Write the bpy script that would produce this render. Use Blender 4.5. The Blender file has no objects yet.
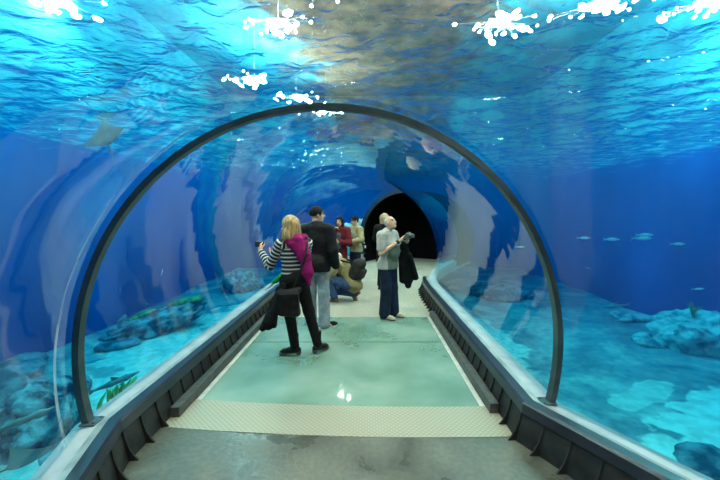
import bpy, bmesh, math, random
import numpy as np
from mathutils import Vector, Matrix, noise as mnoise
random.seed(7)
rng = np.random.RandomState(5)
scene = bpy.context.scene
COL = scene.collection
R = math.radians
UP = Vector((0, 0, 1))

# ------------------------------------------------------------------ tagging
def tag(o, label=None, cat=None, group=None, kind=None):
    if label: o['label'] = label
    if cat: o['category'] = cat
    if group: o['group'] = group
    if kind: o['kind'] = kind
    return o

def link(o, parent=None):
    COL.objects.link(o)
    if parent is not None:
        o.parent = parent
    return o

def empty(name, loc=(0, 0, 0), rz=0.0):
    o = bpy.data.objects.new(name, None)
    o.empty_display_size = 0.1
    o.location = loc
    o.rotation_euler = (0, 0, rz)
    return link(o)

def mesh_obj(name, verts, faces, material, parent=None, smooth=False, loc=None, rz=0.0):
    me = bpy.data.meshes.new(name)
    me.from_pydata([tuple(map(float, v)) for v in verts], [], [tuple(int(i) for i in f) for f in faces])
    me.validate()
    if material is not None:
        for m in (material if isinstance(material, (list, tuple)) else [material]):
            me.materials.append(m)
    if smooth:
        me.polygons.foreach_set('use_smooth', [True] * len(me.polygons))
    me.update()
    o = bpy.data.objects.new(name, me)
    if loc is not None:
        o.location = loc
    o.rotation_euler = (0, 0, rz)
    return link(o, parent)

def bm_obj(name, bm, material, parent=None, smooth=False, loc=None):
    bmesh.ops.recalc_face_normals(bm, faces=bm.faces[:])
    me = bpy.data.meshes.new(name)
    bm.to_mesh(me)
    bm.free()
    for m in (material if isinstance(material, (list, tuple)) else [material]):
        me.materials.append(m)
    if smooth:
        me.polygons.foreach_set('use_smooth', [True] * len(me.polygons))
    o = bpy.data.objects.new(name, me)
    if loc is not None:
        o.location = loc
    return link(o, parent)

def add_box(bm, c, size, rot=None, bevel=0.0):
    M = Matrix.Translation(Vector(c))
    if rot is not None:
        M = M @ rot
    M = M @ Matrix.Diagonal((size[0], size[1], size[2], 1))
    g = bmesh.ops.create_cube(bm, size=1.0, matrix=M)
    if bevel > 0:
        es = {e for v in g['verts'] for e in v.link_edges}
        bmesh.ops.bevel(bm, geom=list(es), offset=bevel, segments=2, affect='EDGES', profile=0.5)

def add_tube(bm, pts, r, n=8, cap=True):
    """tube along a list of points; r a number or a list"""
    pts = [Vector(p) for p in pts]
    rs = r if isinstance(r, (list, tuple)) else [r] * len(pts)
    rings = []
    ref = None
    for i, p in enumerate(pts):
        d = (pts[min(i + 1, len(pts) - 1)] - pts[max(i - 1, 0)]).normalized()
        if ref is None:
            ref = Vector((0, 0, 1)) if abs(d.z) < 0.9 else Vector((1, 0, 0))
        a = (ref - d * ref.dot(d)).normalized()
        b = d.cross(a)
        ref = a
        rings.append([bm.verts.new(p + (a * math.cos(t) + b * math.sin(t)) * rs[i])
                      for t in (2 * math.pi * k / n for k in range(n))])
    for i in range(len(rings) - 1):
        for k in range(n):
            bm.faces.new((rings[i][k], rings[i][(k + 1) % n], rings[i + 1][(k + 1) % n], rings[i + 1][k]))
    if cap:
        bm.faces.new(rings[0][::-1])
        bm.faces.new(rings[-1])

# ------------------------------------------------------------------ materials
def new_mat(name):
    m = bpy.data.materials.new(name)
    m.use_nodes = True
    nt = m.node_tree
    nt.nodes.clear()
    out = nt.nodes.new('ShaderNodeOutputMaterial')
    return m, nt, out

def nd(nt, typ, **kw):
    n = nt.nodes.new(typ)
    for k, v in kw.items():
        if k.startswith('i_'):
            key = k[2:]
            key = int(key) if key.isdigit() else key.replace('_', ' ')
            n.inputs[key].default_value = v
        else:
            setattr(n, k, v)
    return n

def ramp(nt, stops, interp='LINEAR'):
    n = nt.nodes.new('ShaderNodeValToRGB')
    n.color_ramp.interpolation = interp
    els = n.color_ramp.elements
    while len(els) < len(stops):
        els.new(0.5)
    for e, (p, c) in zip(els, stops):
        e.position = p
        e.color = (*c, 1) if len(c) == 3 else c
    return n

def noise_mat(name, c1, c2, scale=6.0, rough=0.7, metal=0.0, bump=0.0, detail=6, stretch=(1, 1, 1), lo=0.35, hi=0.65,
              bscale=None, spec=0.5, bdist=0.02):
    m, nt, out = new_mat(name)
    tc = nd(nt, 'ShaderNodeTexCoord')
    mp = nd(nt, 'ShaderNodeMapping')
    mp.inputs['Scale'].default_value = stretch
    nt.links.new(tc.outputs['Object'], mp.inputs['Vector'])
    nz = nd(nt, 'ShaderNodeTexNoise', i_Scale=scale, i_Detail=detail)
    nt.links.new(mp.outputs['Vector'], nz.inputs['Vector'])
    rp = ramp(nt, [(lo, c1), (hi, c2)])
    nt.links.new(nz.outputs['Fac'], rp.inputs['Fac'])
    b = nd(nt, 'ShaderNodeBsdfPrincipled', i_Roughness=rough, i_Metallic=metal)
    b.inputs['Specular IOR Level'].default_value = spec
    nt.links.new(rp.outputs['Color'], b.inputs['Base Color'])
    if bump:
        n2 = nd(nt, 'ShaderNodeTexNoise', i_Scale=bscale or scale * 4, i_Detail=4)
        nt.links.new(mp.outputs['Vector'], n2.inputs['Vector'])
        bp = nd(nt, 'ShaderNodeBump', i_Strength=bump, i_Distance=bdist)
        nt.links.new(n2.outputs['Fac'], bp.inputs['Height'])
        nt.links.new(bp.outputs['Normal'], b.inputs['Normal'])
    nt.links.new(b.outputs['BSDF'], out.inputs['Surface'])
    return m

def cloth(name, c, var=0.25, scale=14, rough=0.85, bump=0.35, spec=0.25):
    d = tuple(x * (1 - var) for x in c)
    l = tuple(min(1, x * (1 + var)) for x in c)
    return noise_mat(name, d, l, scale=scale, rough=rough, bump=bump, bscale=scale * 1.6, bdist=0.03, spec=spec)

# ------------------------------------------------------------------ signed-distance mesher
def V3(*a):
    return np.array(a, dtype=float)

def cone(a, b, ra, rb, flat=1.0, ax=None, caps=False, k=None, sub=False):
    return dict(t='cone', a=np.array(a, float), b=np.array(b, float), ra=ra, rb=rb, flat=flat,
                ax=None if ax is None else np.array(ax, float) / np.linalg.norm(ax), caps=caps, k=k, sub=sub)

def ell(c, r, rot=None, k=None, sub=False):
    return dict(t='ell', c=np.array(c, float), r=np.array(r, float), rot=None if rot is None else np.array(rot, float), k=k, sub=sub)

def box(c, hs, rot=None, rd=0.01, k=None, sub=False):
    return dict(t='box', c=np.array(c, float), r=np.array(hs, float), rot=None if rot is None else np.array(rot, float), rd=rd, k=k, sub=sub)

def infl(p, d):
    q = dict(p)
    if p['t'] == 'cone':
        q['ra'] = p['ra'] + d; q['rb'] = p['rb'] + d
    else:
        q['r'] = p['r'] + d
    return q

def pdist(p, X):
    if p['t'] == 'cone':
        a, b = p['a'], p['b']
        if p['flat'] != 1.0:
            ax = p['ax']; f = 1.0 / p['flat'] - 1.0
            mid = (a + b) / 2
            X = X + ((X - mid) @ ax)[..., None] * ax * f
            a = a + ((a - mid) @ ax) * ax * f
            b = b + ((b - mid) @ ax) * ax * f
        ab = b - a
        L2 = float(ab @ ab) + 1e-12
        t = ((X - a) @ ab) / L2
        tc = np.clip(t, 0, 1)
        d = np.linalg.norm(X - a - tc[..., None] * ab, axis=-1) - (p['ra'] + tc * (p['rb'] - p['ra']))
        if p['caps']:
            L = math.sqrt(L2)
            r = p['ra'] + tc * (p['rb'] - p['ra'])
            d2 = np.linalg.norm(X - a - t[..., None] * ab, axis=-1) - r
            d = np.maximum(d2, np.maximum(-t * L, (t - 1) * L))
        return d * min(1.0, p['flat'] * 1.15)
    Y = X - p['c']
    if p['rot'] is not None:
        Y = Y @ p['rot']
    if p['t'] == 'ell':
        q = np.linalg.norm(Y / p['r'], axis=-1)
        q2 = np.linalg.norm(Y / (p['r'] ** 2), axis=-1) + 1e-9
        return q * (q - 1.0) / q2
    q = np.abs(Y) - (p['r'] - p['rd'])
    return np.linalg.norm(np.maximum(q, 0), axis=-1) + np.minimum(q.max(axis=-1), 0) - p['rd']

def pbounds(p, pad):
    if p['t'] == 'cone':
        r = max(p['ra'], p['rb'])
        return np.minimum(p['a'], p['b']) - r - pad, np.maximum(p['a'], p['b']) + r + pad
    r = np.linalg.norm(p['r']) if p['rot'] is not None else p['r']
    return p['c'] - r - pad, p['c'] + r + pad

def sdf_mesh(prims, h=0.01, k=0.03, clips=()):
    pos = [p for p in prims if not p['sub']]
    lo = np.min([pbounds(p, 3 * h)[0] for p in pos], axis=0)
    hi = np.max([pbounds(p, 3 * h)[1] for p in pos], axis=0)
    n = np.ceil((hi - lo) / h).astype(int) + 1
    F = np.full(n, 0.12)
    axs = [lo[i] + h * np.arange(n[i]) for i in range(3)]
    for p in prims:
        kk = p['k'] if p['k'] is not None else k
        bl, bh = pbounds(p, kk + 2 * h)
        i0 = np.clip(np.floor((bl - lo) / h).astype(int), 0, n)
        i1 = np.clip(np.ceil((bh - lo) / h).astype(int) + 1, 0, n)
        if (i1 <= i0).any():
            continue
        sl = tuple(slice(i0[i], i1[i]) for i in range(3))
        G = np.stack(np.meshgrid(*[axs[i][sl[i]] for i in range(3)], indexing='ij'), -1)
        d = pdist(p, G)
        f = F[sl]
        if p['sub']:
            d = -d
            hh = np.maximum(kk - np.abs(f - d), 0) / max(kk, 1e-6)
            F[sl] = np.maximum(f, d) + hh * hh * kk * 0.25
        else:
            hh = np.maximum(kk - np.abs(f - d), 0) / max(kk, 1e-6)
            F[sl] = np.minimum(f, d) - hh * hh * kk * 0.25
    if len(clips):
        G = np.stack(np.meshgrid(*axs, indexing='ij'), -1)
        for nrm, dd in clips:                     # keeps n.x <= d
            F = np.maximum(F, G @ np.array(nrm, float) - dd)
    F[[0, -1]] = np.maximum(F[[0, -1]], 0.01); F[:, [0, -1]] = np.maximum(F[:, [0, -1]], 0.01)
    F[:, :, [0, -1]] = np.maximum(F[:, :, [0, -1]], 0.01)
    return surface_net(F, lo, h)

def surface_net(F, lo, h):
    S = F < 0
    nx, ny, nz = F.shape
    cor = [(i, j, l) for i in (0, 1) for j in (0, 1) for l in (0, 1)]
    sl = lambda c: tuple(slice(c[d], F.shape[d] - 1 + c[d]) for d in range(3))
    cnt = sum(S[sl(c)].astype(np.int8) for c in cor)
    act = (cnt > 0) & (cnt < 8)
    I = np.argwhere(act)
    vid = np.full(act.shape, -1, dtype=np.int64)
    vid[act] = np.arange(len(I))
    acc = np.zeros((len(I), 3)); wt = np.zeros(len(I))
    f = {c: F[I[:, 0] + c[0], I[:, 1] + c[1], I[:, 2] + c[2]] for c in cor}
    for c in cor:
        for d in range(3):
            if c[d] == 0:
                c2 = list(c); c2[d] = 1; c2 = tuple(c2)
                fa, fb = f[c], f[c2]
                m = (fa < 0) != (fb < 0)
                t = np.where(m, fa / np.where(m, fa - fb, 1), 0)
                p = np.tile(np.array(c, float), (len(I), 1))
                p[:, d] += t
                acc[m] += p[m]; wt[m] += 1
    V = lo + h * (I + acc / wt[:, None])
    Q = []
    for d in range(3):
        u, v = (d + 1) % 3, (d + 2) % 3
        s0 = [slice(None)] * 3; s1 = [slice(None)] * 3
        s0[d] = slice(0, -1); s1[d] = slice(1, None)
        A, B = S[tuple(s0)], S[tuple(s1)]
        E = np.argwhere(A != B)
        if not len(E):
            continue
        E = E[(E[:, u] > 0) & (E[:, v] > 0) & (E[:, u] < F.shape[u] - 1) & (E[:, v] < F.shape[v] - 1)]
        du = np.zeros(3, int); du[u] = 1
        dv = np.zeros(3, int); dv[v] = 1
        q = [vid[tuple((E - a).T)] for a in (du + dv, dv, 0 * du, du)]
        q = np.stack(q, 1)
        ins = A[tuple(E.T)]
        q[~ins] = q[~ins][:, ::-1]
        Q.append(q)
    Q = np.concatenate(Q)
    Q = Q[(Q >= 0).all(1)]
    return V, Q

def sdf_obj(name, prims, material, parent=None, h=0.01, k=0.03, clips=(), along=False, matfn=None, recenter=False, loc=(0, 0, 0), rz=0.0):
    V, Q = sdf_mesh(prims, h, k, clips)
    org = np.zeros(3)
    if recenter:
        org = np.array([(V[:, 0].min() + V[:, 0].max()) / 2, (V[:, 1].min() + V[:, 1].max()) / 2, V[:, 2].min()])
    me = bpy.data.meshes.new(name)
    W = V - org
    me.vertices.add(len(W)); me.vertices.foreach_set('co', W.astype(np.float32).ravel())
    me.loops.add(len(Q) * 4); me.loops.foreach_set('vertex_index', Q.astype(np.int32).ravel())
    me.polygons.add(len(Q)); me.polygons.foreach_set('loop_start', np.arange(0, len(Q) * 4, 4, dtype=np.int32))
    me.polygons.foreach_set('use_smooth', np.ones(len(Q), dtype=bool))
    mats = material if isinstance(material, (list, tuple)) else [material]
    for m in mats:
        me.materials.append(m)
    if matfn is not None:
        idx = matfn(V[Q].mean(1)).astype(np.int32)
        me.polygons.foreach_set('material_index', idx)
    me.update(); me.validate()
    if along:
        pos = [p for p in prims if not p['sub'] and p['t'] == 'cone']
        best = np.full(len(V), 9.0); val = np.zeros(len(V))
        for p in pos:
            d = np.abs(pdist(p, V))
            ab = p['b'] - p['a']; L = np.linalg.norm(ab)
            t = ((V - p['a']) @ ab) / L
            if p.get('off') is not None:
                t = t + p['off']
            m = d < best
            best[m] = d[m]; val[m] = t[m]
        at = me.attributes.new('along', 'FLOAT', 'POINT')
        at.data.foreach_set('value', val.astype(np.float32))
    o = bpy.data.objects.new(name, me)
    c, s = math.cos(rz), math.sin(rz)
    o.location = (loc[0] + c * org[0] - s * org[1], loc[1] + s * org[0] + c * org[1], loc[2] + org[2])
    o.rotation_euler = (0, 0, rz)
    return link(o, parent)
LAMP, EXPO, WAVE = 140.0, 0.0, 0.062
# ------------------------------------------------------------------ setting: tunnel axis
ZC, R0, ZB = 0.753, 1.733, 0.25          # height of the vault's centre, its radius, height where the acrylic meets its ledge
def near_station(d):
    L = Vector((-1.98, 2.43)) + d * Vector((math.sin(R(17)), -math.cos(R(17))))
    Q = Vector((1.48, 2.71)) + d * Vector((math.sin(R(28)), -math.cos(R(28))))
    c = (L + Q) / 2
    lat = (Q - L) / 2
    return (c.x, c.y, lat.normalized(), lat.length)
def far_station(x, y, deg):
    return (x, y, Vector((math.cos(R(deg)), -math.sin(R(deg)))), R0)
CTRL = [near_station(d) for d in (4.4, 3.6, 2.8, 2.0, 1.2, 0.6, 0.0)]
RING = len(CTRL) - 1
CTRL += [far_station(*a) for a in ((-.25, 3.2, 0), (-.25, 4.2, 0), (-.25, 5.2, 0), (-.25, 6.2, 0), (-.25, 7.0, 1), (-.23, 7.6, 5), (-.15, 8.2, 10),
                                   (-.01, 8.8, 15), (.19, 9.5, 20), (.46, 10.2, 24), (.82, 10.95, 28), (1.25, 11.7, 31))]
PORTAL = len(CTRL) - 1
CTRL += [far_station(*a) for a in ((1.72, 12.48, 31), (2.3, 13.45, 31))]
LAST = len(CTRL) - 1
def bw(st):                               # half width where acrylic meets ledge
    return math.sqrt(st[3] ** 2 - (ZC - ZB) ** 2)
def P(st, u, z):
    return Vector((st[0] + st[2].x * u, st[1] + st[2].y * u, z))
def lerp_st(i):
    a = int(math.floor(i)); a = min(a, LAST - 1); t = i - a
    A, B = CTRL[a], CTRL[a + 1]
    return (A[0] + (B[0] - A[0]) * t, A[1] + (B[1] - A[1]) * t, (A[2] * (1 - t) + B[2] * t).normalized(), A[3] + (B[3] - A[3]) * t)
def st_at_y(y):                           # station index (float) where the axis has this y
    for i in range(LAST):
        if CTRL[i][1] <= y <= CTRL[i + 1][1]:
            return i + (y - CTRL[i][1]) / (CTRL[i + 1][1] - CTRL[i][1])
def stations(i0, i1, sub=1):
    s = [i0 + k / sub for k in range(int(math.floor((i1 - i0) * sub)) + 1)]
    if s[-1] < i1 - 1e-6: s.append(i1)
    ks = sorted(set(s + [i for i in range(int(math.ceil(i0)), int(i1) + 1)]))
    return [lerp_st(k) if k < LAST else CTRL[LAST] for k in ks]
def sweep(name, sts, prof, material, parent=None, closed=False, caps=False, smooth=False, flip=False):
    """prof(st) -> list of (u, z); one grid of quads along the stations"""
    rows = [[P(st, u, z) for u, z in prof(st)] for st in sts]
    n = len(rows[0])
    verts = [v for r in rows for v in r]
    faces = []
    for i in range(len(rows) - 1):
        for j in range(n if closed else n - 1):
            f = (i * n + j, i * n + (j + 1) % n, (i + 1) * n + (j + 1) % n, (i + 1) * n + j)
            faces.append(f[::-1] if flip else f)
    if caps:
        faces.append(tuple(range(n)) if flip else tuple(range(n - 1, -1, -1)))
        e = (len(rows) - 1) * n
        faces.append(tuple(range(e + n - 1, e - 1, -1)) if flip else tuple(range(e, e + n)))
    return mesh_obj(name, verts, faces, material, parent, smooth)
def arc(st, dr=0.0, n=48, zb=ZB):
    r = st[3] + dr
    a0 = math.asin((zb - ZC) / r)
    return [(r * math.cos(a), ZC + r * math.sin(a)) for a in (a0 + (math.pi - 2 * a0) * k / n for k in range(n + 1))]

# ------------------------------------------------------------------ materials of the setting
def acrylic_mat():
    m, nt, out = new_mat('acrylic')
    tr = nd(nt, 'ShaderNodeBsdfTransparent'); tr.inputs['Color'].default_value = (0.97, 0.985, 0.99, 1)
    gl = nd(nt, 'ShaderNodeBsdfGlossy', i_Roughness=0.03)
    gl.inputs['Color'].default_value = (1, 1, 1, 1)
    fr = nd(nt, 'ShaderNodeFresnel', i_IOR=1.46)
    tc = nd(nt, 'ShaderNodeTexCoord')
    nz = nd(nt, 'ShaderNodeTexNoise', i_Scale=1.1, i_Detail=2)
    nt.links.new(tc.outputs['Object'], nz.inputs['Vector'])
    bp = nd(nt, 'ShaderNodeBump', i_Strength=0.25, i_Distance=0.05)
    nt.links.new(nz.outputs['Fac'], bp.inputs['Height'])
    nt.links.new(bp.outputs['Normal'], gl.inputs['Normal'])
    mx = nd(nt, 'ShaderNodeMixShader')
    nt.links.new(fr.outputs['Fac'], mx.inputs['Fac'])
    nt.links.new(tr.outputs[0], mx.inputs[1]); nt.links.new(gl.outputs[0], mx.inputs[2])
    nt.links.new(mx.outputs[0], out.inputs['Surface'])
    return m
def water_volume_mat():
    m, nt, out = new_mat('water_volume')
    tr = nd(nt, 'ShaderNodeBsdfTransparent')
    nt.links.new(tr.outputs[0], out.inputs['Surface'])
    va = nd(nt, 'ShaderNodeVolumeAbsorption', i_Density=WATER_DENS)
    va.inputs['Color'].default_value = (*WATER_COL, 1)
    vsn = nd(nt, 'ShaderNodeVolumeScatter', i_Density=SCAT, i_Anisotropy=0.2)
    vsn.inputs['Color'].default_value = (*SCAT_COL, 1)
    ad = nd(nt, 'ShaderNodeAddShader')
    nt.links.new(va.outputs[0], ad.inputs[0]); nt.links.new(vsn.outputs[0], ad.inputs[1])
    nt.links.new(ad.outputs[0], out.inputs['Volume'])
    return m
def water_surface_mat():
    m, nt, out = new_mat('water_surface')
    tc = nd(nt, 'ShaderNodeTexCoord')
    mp = nd(nt, 'ShaderNodeMapping'); mp.inputs['Scale'].default_value = (1.0, 1.25, 1)
    nt.links.new(tc.outputs['Object'], mp.inputs['Vector'])
    n2 = nd(nt, 'ShaderNodeTexNoise', i_Scale=7.0, i_Detail=3, i_Distortion=0.8)
    nt.links.new(mp.outputs[0], n2.inputs['Vector'])
    b2 = nd(nt, 'ShaderNodeBump', i_Strength=1.0, i_Distance=0.034)
    nt.links.new(n2.outputs['Fac'], b2.inputs['Height'])
    lw = nd(nt, 'ShaderNodeLayerWeight', i_Blend=0.5)
    nt.links.new(b2.outputs[0], lw.inputs['Normal'])
    mr = nd(nt, 'ShaderNodeMapRange')
    mr.inputs['From Min'].default_value = 0.64   # facing = 1 - |cos|
    mr.inputs['From Max'].default_value = 0.80
    mr.inputs['To Min'].default_value = 0.10; mr.inputs['To Max'].default_value = 1.0
    nt.links.new(lw.outputs['Facing'], mr.inputs['Value'])
    tr = nd(nt, 'ShaderNodeBsdfTransparent')
    gl = nd(nt, 'ShaderNodeBsdfGlossy', i_Roughness=0.04); gl.inputs['Color'].default_value = (1, 1, 1, 1)
    nt.links.new(b2.outputs[0], gl.inputs['Normal'])
    mx = nd(nt, 'ShaderNodeMixShader')
    nt.links.new(mr.outputs[0], mx.inputs['Fac'])
    nt.links.new(tr.outputs[0], mx.inputs[1]); nt.links.new(gl.outputs[0], mx.inputs[2])
    nt.links.new(mx.outputs[0], out.inputs['Surface'])
    return m
def emit_mat(name, col, s):
    m, nt, out = new_mat(name)
    e = nd(nt, 'ShaderNodeEmission', i_Strength=s); e.inputs['Color'].default_value = (*col, 1)
    nt.links.new(e.outputs[0], out.inputs['Surface'])
    return m

WATER_DENS, WATER_COL = 0.50, (0.02, 0.81, 0.97)
SCAT, SCAT_COL = 0.045, (0.0, 0.30, 1.0)
M_acr = acrylic_mat()
M_vol = water_volume_mat()
M_surf = water_surface_mat()
M_ring = noise_mat('ring_steel', (0.045, 0.078, 0.085), (0.085, 0.125, 0.13), scale=5, rough=0.35, metal=0.5)
M_black = noise_mat('black_plastic', (0.010, 0.011, 0.011), (0.024, 0.026, 0.025), scale=9, rough=0.5, bump=0.1, spec=.3)
M_rail = noise_mat('navy_rail', (0.010, 0.014, 0.024), (0.022, 0.028, 0.042), scale=4, rough=0.3)
M_strip = noise_mat('galvanised_strip', (0.23, 0.24, 0.24), (0.36, 0.37, 0.36), scale=8, rough=0.5, metal=0.2)
M_ledge = noise_mat('pale_ledge', (0.34, 0.32, 0.34), (0.46, 0.44, 0.45), scale=5, rough=0.55)
M_kick = noise_mat('kick_rail', (0.03, 0.032, 0.032), (0.07, 0.072, 0.068), scale=12, rough=0.55)
M_frame = noise_mat('floor_frame', (0.40, 0.40, 0.37), (0.55, 0.54, 0.50), scale=9, rough=0.6)
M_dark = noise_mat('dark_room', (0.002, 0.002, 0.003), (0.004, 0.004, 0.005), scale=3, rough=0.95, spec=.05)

# concrete with wet sheen near the camera
def concrete_mat(name, c1, c2, c3, wet):
    m, nt, out = new_mat(name)
    tc = nd(nt, 'ShaderNodeTexCoord')
    n1 = nd(nt, 'ShaderNodeTexNoise', i_Scale=1.7, i_Detail=8, i_Distortion=0.4)
    n2 = nd(nt, 'ShaderNodeTexNoise', i_Scale=26, i_Detail=6)
    for n in (n1, n2): nt.links.new(tc.outputs['Object'], n.inputs['Vector'])
    r1 = ramp(nt, [(0.32, c1), (0.52, c2), (0.70, c3)])
    nt.links.new(n1.outputs['Fac'], r1.inputs['Fac'])
    r2 = ramp(nt, [(0.3, (0.75, 0.75, 0.75)), (0.7, (1.1, 1.1, 1.1))])
    nt.links.new(n2.outputs['Fac'], r2.inputs['Fac'])
    mul = nd(nt, 'ShaderNodeMix', data_type='RGBA', blend_type='MULTIPLY'); mul.inputs[0].default_value = 1
    nt.links.new(r1.outputs[0], mul.inputs[6]); nt.links.new(r2.outputs[0], mul.inputs[7])
    b = nd(nt, 'ShaderNodeBsdfPrincipled')
    nt.links.new(mul.outputs[2], b.inputs['Base Color'])
    rr = ramp(nt, [(0.35, (wet,) * 3), (0.6, (min(1, wet + 0.35),) * 3)])
    nt.links.new(n1.outputs['Fac'], rr.inputs['Fac'])
    nt.links.new(rr.outputs[0], b.inputs['Roughness'])
    bp = nd(nt, 'ShaderNodeBump', i_Strength=0.35, i_Distance=0.01)
    nt.links.new(n2.outputs['Fac'], bp.inputs['Height']); nt.links.new(bp.outputs[0], b.inputs['Normal'])
    nt.links.new(b.outputs[0], out.inputs['Surface'])
    return m
M_conc = concrete_mat('wet_concrete', (0.055, 0.057, 0.047), (0.10, 0.098, 0.078), (0.165, 0.152, 0.118), 0.20)
M_tan = concrete_mat('tan_concrete', (0.31, 0.28, 0.225), (0.37, 0.335, 0.265), (0.44, 0.395, 0.315), 0.5)

def tread_mat():
    m, nt, out = new_mat('tread_plate')
    tc = nd(nt, 'ShaderNodeTexCoord')
    mp = nd(nt, 'ShaderNodeMapping'); mp.inputs['Rotation'].default_value = (0, 0, R(45))
    nt.links.new(tc.outputs['Object'], mp.inputs['Vector'])
    ck = nd(nt, 'ShaderNodeTexVoronoi', i_Scale=32.0); ck.distance = 'CHEBYCHEV'; ck.inputs['Randomness'].default_value = 0.0
    nt.links.new(mp.outputs[0], ck.inputs['Vector'])
    rp = ramp(nt, [(0.15, (0.37, 0.33, 0.25)), (0.5, (0.25, 0.222, 0.17))])
    nt.links.new(ck.outputs['Distance'], rp.inputs['Fac'])
    b = nd(nt, 'ShaderNodeBsdfPrincipled', i_Roughness=0.55, i_Metallic=0.15)
    nt.links.new(rp.outputs[0], b.inputs['Base Color'])
    bp = nd(nt, 'ShaderNodeBump', i_Strength=0.6, i_Distance=0.006); bp.invert = True
    nt.links.new(ck.outputs['Distance'], bp.inputs['Height']); nt.links.new(bp.outputs[0], b.inputs['Normal'])
    nt.links.new(b.outputs[0], out.inputs['Surface'])
    return m
M_tread = tread_mat()

def floor_glass_mat():
    m, nt, out = new_mat('scratched_floor_glass')
    tc = nd(nt, 'ShaderNodeTexCoord')
    nz = nd(nt, 'ShaderNodeTexNoise', i_Scale=0.8, i_Detail=5, i_Distortion=0.3)
    nt.links.new(tc.outputs['Object'], nz.inputs['Vector'])
    tr = nd(nt, 'ShaderNodeBsdfTransparent'); tr.inputs['Color'].default_value = (0.66, 0.94, 0.82, 1)
    df = nd(nt, 'ShaderNodeBsdfDiffuse'); n2 = nd(nt, 'ShaderNodeTexNoise', i_Scale=1.1, i_Detail=4, i_Distortion=0.2)
    nt.links.new(tc.outputs['Object'], n2.inputs['Vector'])
    rd = ramp(nt, [(0.36, (0.24, 0.40, 0.31)), (0.52, (0.35, 0.52, 0.42)), (0.68, (0.50, 0.63, 0.53))])
    nt.links.new(n2.outputs['Fac'], rd.inputs['Fac']); nt.links.new(rd.outputs[0], df.inputs['Color'])
    rp = ramp(nt, [(0.35, (0.50,) * 3), (0.7, (0.60,) * 3)])
    nt.links.new(nz.outputs['Fac'], rp.inputs['Fac'])
    m1 = nd(nt, 'ShaderNodeMixShader')
    nt.links.new(rp.outputs[0], m1.inputs['Fac'])
    nt.links.new(tr.outputs[0], m1.inputs[1]); nt.links.new(df.outputs[0], m1.inputs[2])
    gl = nd(nt, 'ShaderNodeBsdfGlossy', i_Roughness=0.06); gl.inputs['Color'].default_value = (1, 1, 1, 1)
    fr = nd(nt, 'ShaderNodeFresnel', i_IOR=1.5)
    m2 = nd(nt, 'ShaderNodeMixShader')
    nt.links.new(fr.outputs[0], m2.inputs['Fac'])
    nt.links.new(m1.outputs[0], m2.inputs[1]); nt.links.new(gl.outputs[0], m2.inputs[2])
    nt.links.new(m2.outputs[0], out.inputs['Surface'])
    return m
M_fglass = floor_glass_mat()

# ------------------------------------------------------------------ acrylic vault, water
def acr(name, i0, i1):
    o = sweep(name, stations(i0, i1, 3), lambda st: arc(st, -0.01, 64), M_acr, smooth=True)
    return tag(o, kind='structure')
acr('window_1', 0, RING)
acr('window_2', RING, PORTAL)

# the body of water: a box with the tunnel's hollow as an inner shell
TX0, TX1, TY0, TY1, ZS, ZSEA = -6.1, 7.4, -4.5, 17.5, 2.92, -0.95
def hollow(st):
    w = bw(st)
    return arc(st, 0.0, 48) + [(-w, -0.07), (w, -0.07)]
sts = stations(0, LAST, 1)
rows = [[P(st, u, z) for u, z in hollow(st)] for st in sts]
n = len(rows[0])
wv = [v for r in rows for v in r]; wf = []
for i in range(len(rows) - 1):
    for j in range(n):
        wf.append((i * n + j, i * n + (j + 1) % n, (i + 1) * n + (j + 1) % n, (i + 1) * n + j))
wf.append(tuple(range(n))[::-1]); e = (len(rows) - 1) * n; wf.append(tuple(range(e, e + n)))
# make the inner shell's normals point into the hollow
c0 = Vector((sts[3][0], sts[3][1], 1.0))
f0 = wf[n * 3 + n // 4]
nrm = (wv[f0[1]] - wv[f0[0]]).cross(wv[f0[2]] - wv[f0[1]])
if nrm.dot(c0 - wv[f0[0]]) < 0:
    wf = [f[::-1] for f in wf]
b0 = len(wv)
bx0, bx1, by0, by1, bz0, bz1 = TX0 - .6, TX1 + .6, TY0 - .6, TY1 + .6, -2.2, ZS + 0.02
wv += [Vector((x, y, z)) for z in (bz0, bz1) for y in (by0, by1) for x in (bx0, bx1)]
for f in ((0, 2, 3, 1), (4, 5, 7, 6), (0, 1, 5, 4), (2, 6, 7, 3), (0, 4, 6, 2), (1, 3, 7, 5)):
    wf.append(tuple(b0 + i for i in f))
water = mesh_obj('water', wv, wf, M_vol)
tag(water, 'clear blue water filling the tank around the tunnel', 'water', kind='stuff')
wr = np.random.RandomState(11)
wx = np.arange(bx0, bx1 + .001, (bx1 - bx0) / 320); wy = np.concatenate([np.arange(by0, 1.0, .12), np.arange(1.0, 9.0, .045), np.arange(9.0, by1 + .05, .10)]); wy[-1] = by1
GX, GY = np.meshgrid(wx, wy)
WX = GX + .12 * np.sin(GY * 1.7 + .6) + .09 * np.sin(GX * 2.3 + GY * 1.1); WY = GY + .11 * np.sin(GX * 1.9 + 1.3) + .08 * np.sin(GY * 2.7 - GX)
HZ = np.zeros_like(GX)
for q in range(26):
    lam = .16 * (.62 / .16) ** (q / 25.0); th = wr.normal(1.2, .75); ph = wr.uniform(0, 6.28)
    kx, ky = math.cos(th) * 6.283 / lam, math.sin(th) * 6.283 / lam
    sn = np.sin(kx * WX + ky * WY + ph)
    HZ += WAVE * lam / 6.283 * (sn - .25 * np.cos(2 * (kx * WX + ky * WY + ph)))
me = bpy.data.meshes.new('water_surface')
nyy, nxx = GX.shape
me.vertices.add(nxx * nyy); me.vertices.foreach_set('co', np.stack([GX, GY, ZS + HZ - HZ.max() - .005], -1).astype(np.float32).ravel())
ii = (np.arange(nyy - 1)[:, None] * nxx + np.arange(nxx - 1)[None, :]).ravel()
qd = np.stack([ii, ii + 1, ii + nxx + 1, ii + nxx], 1)
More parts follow.
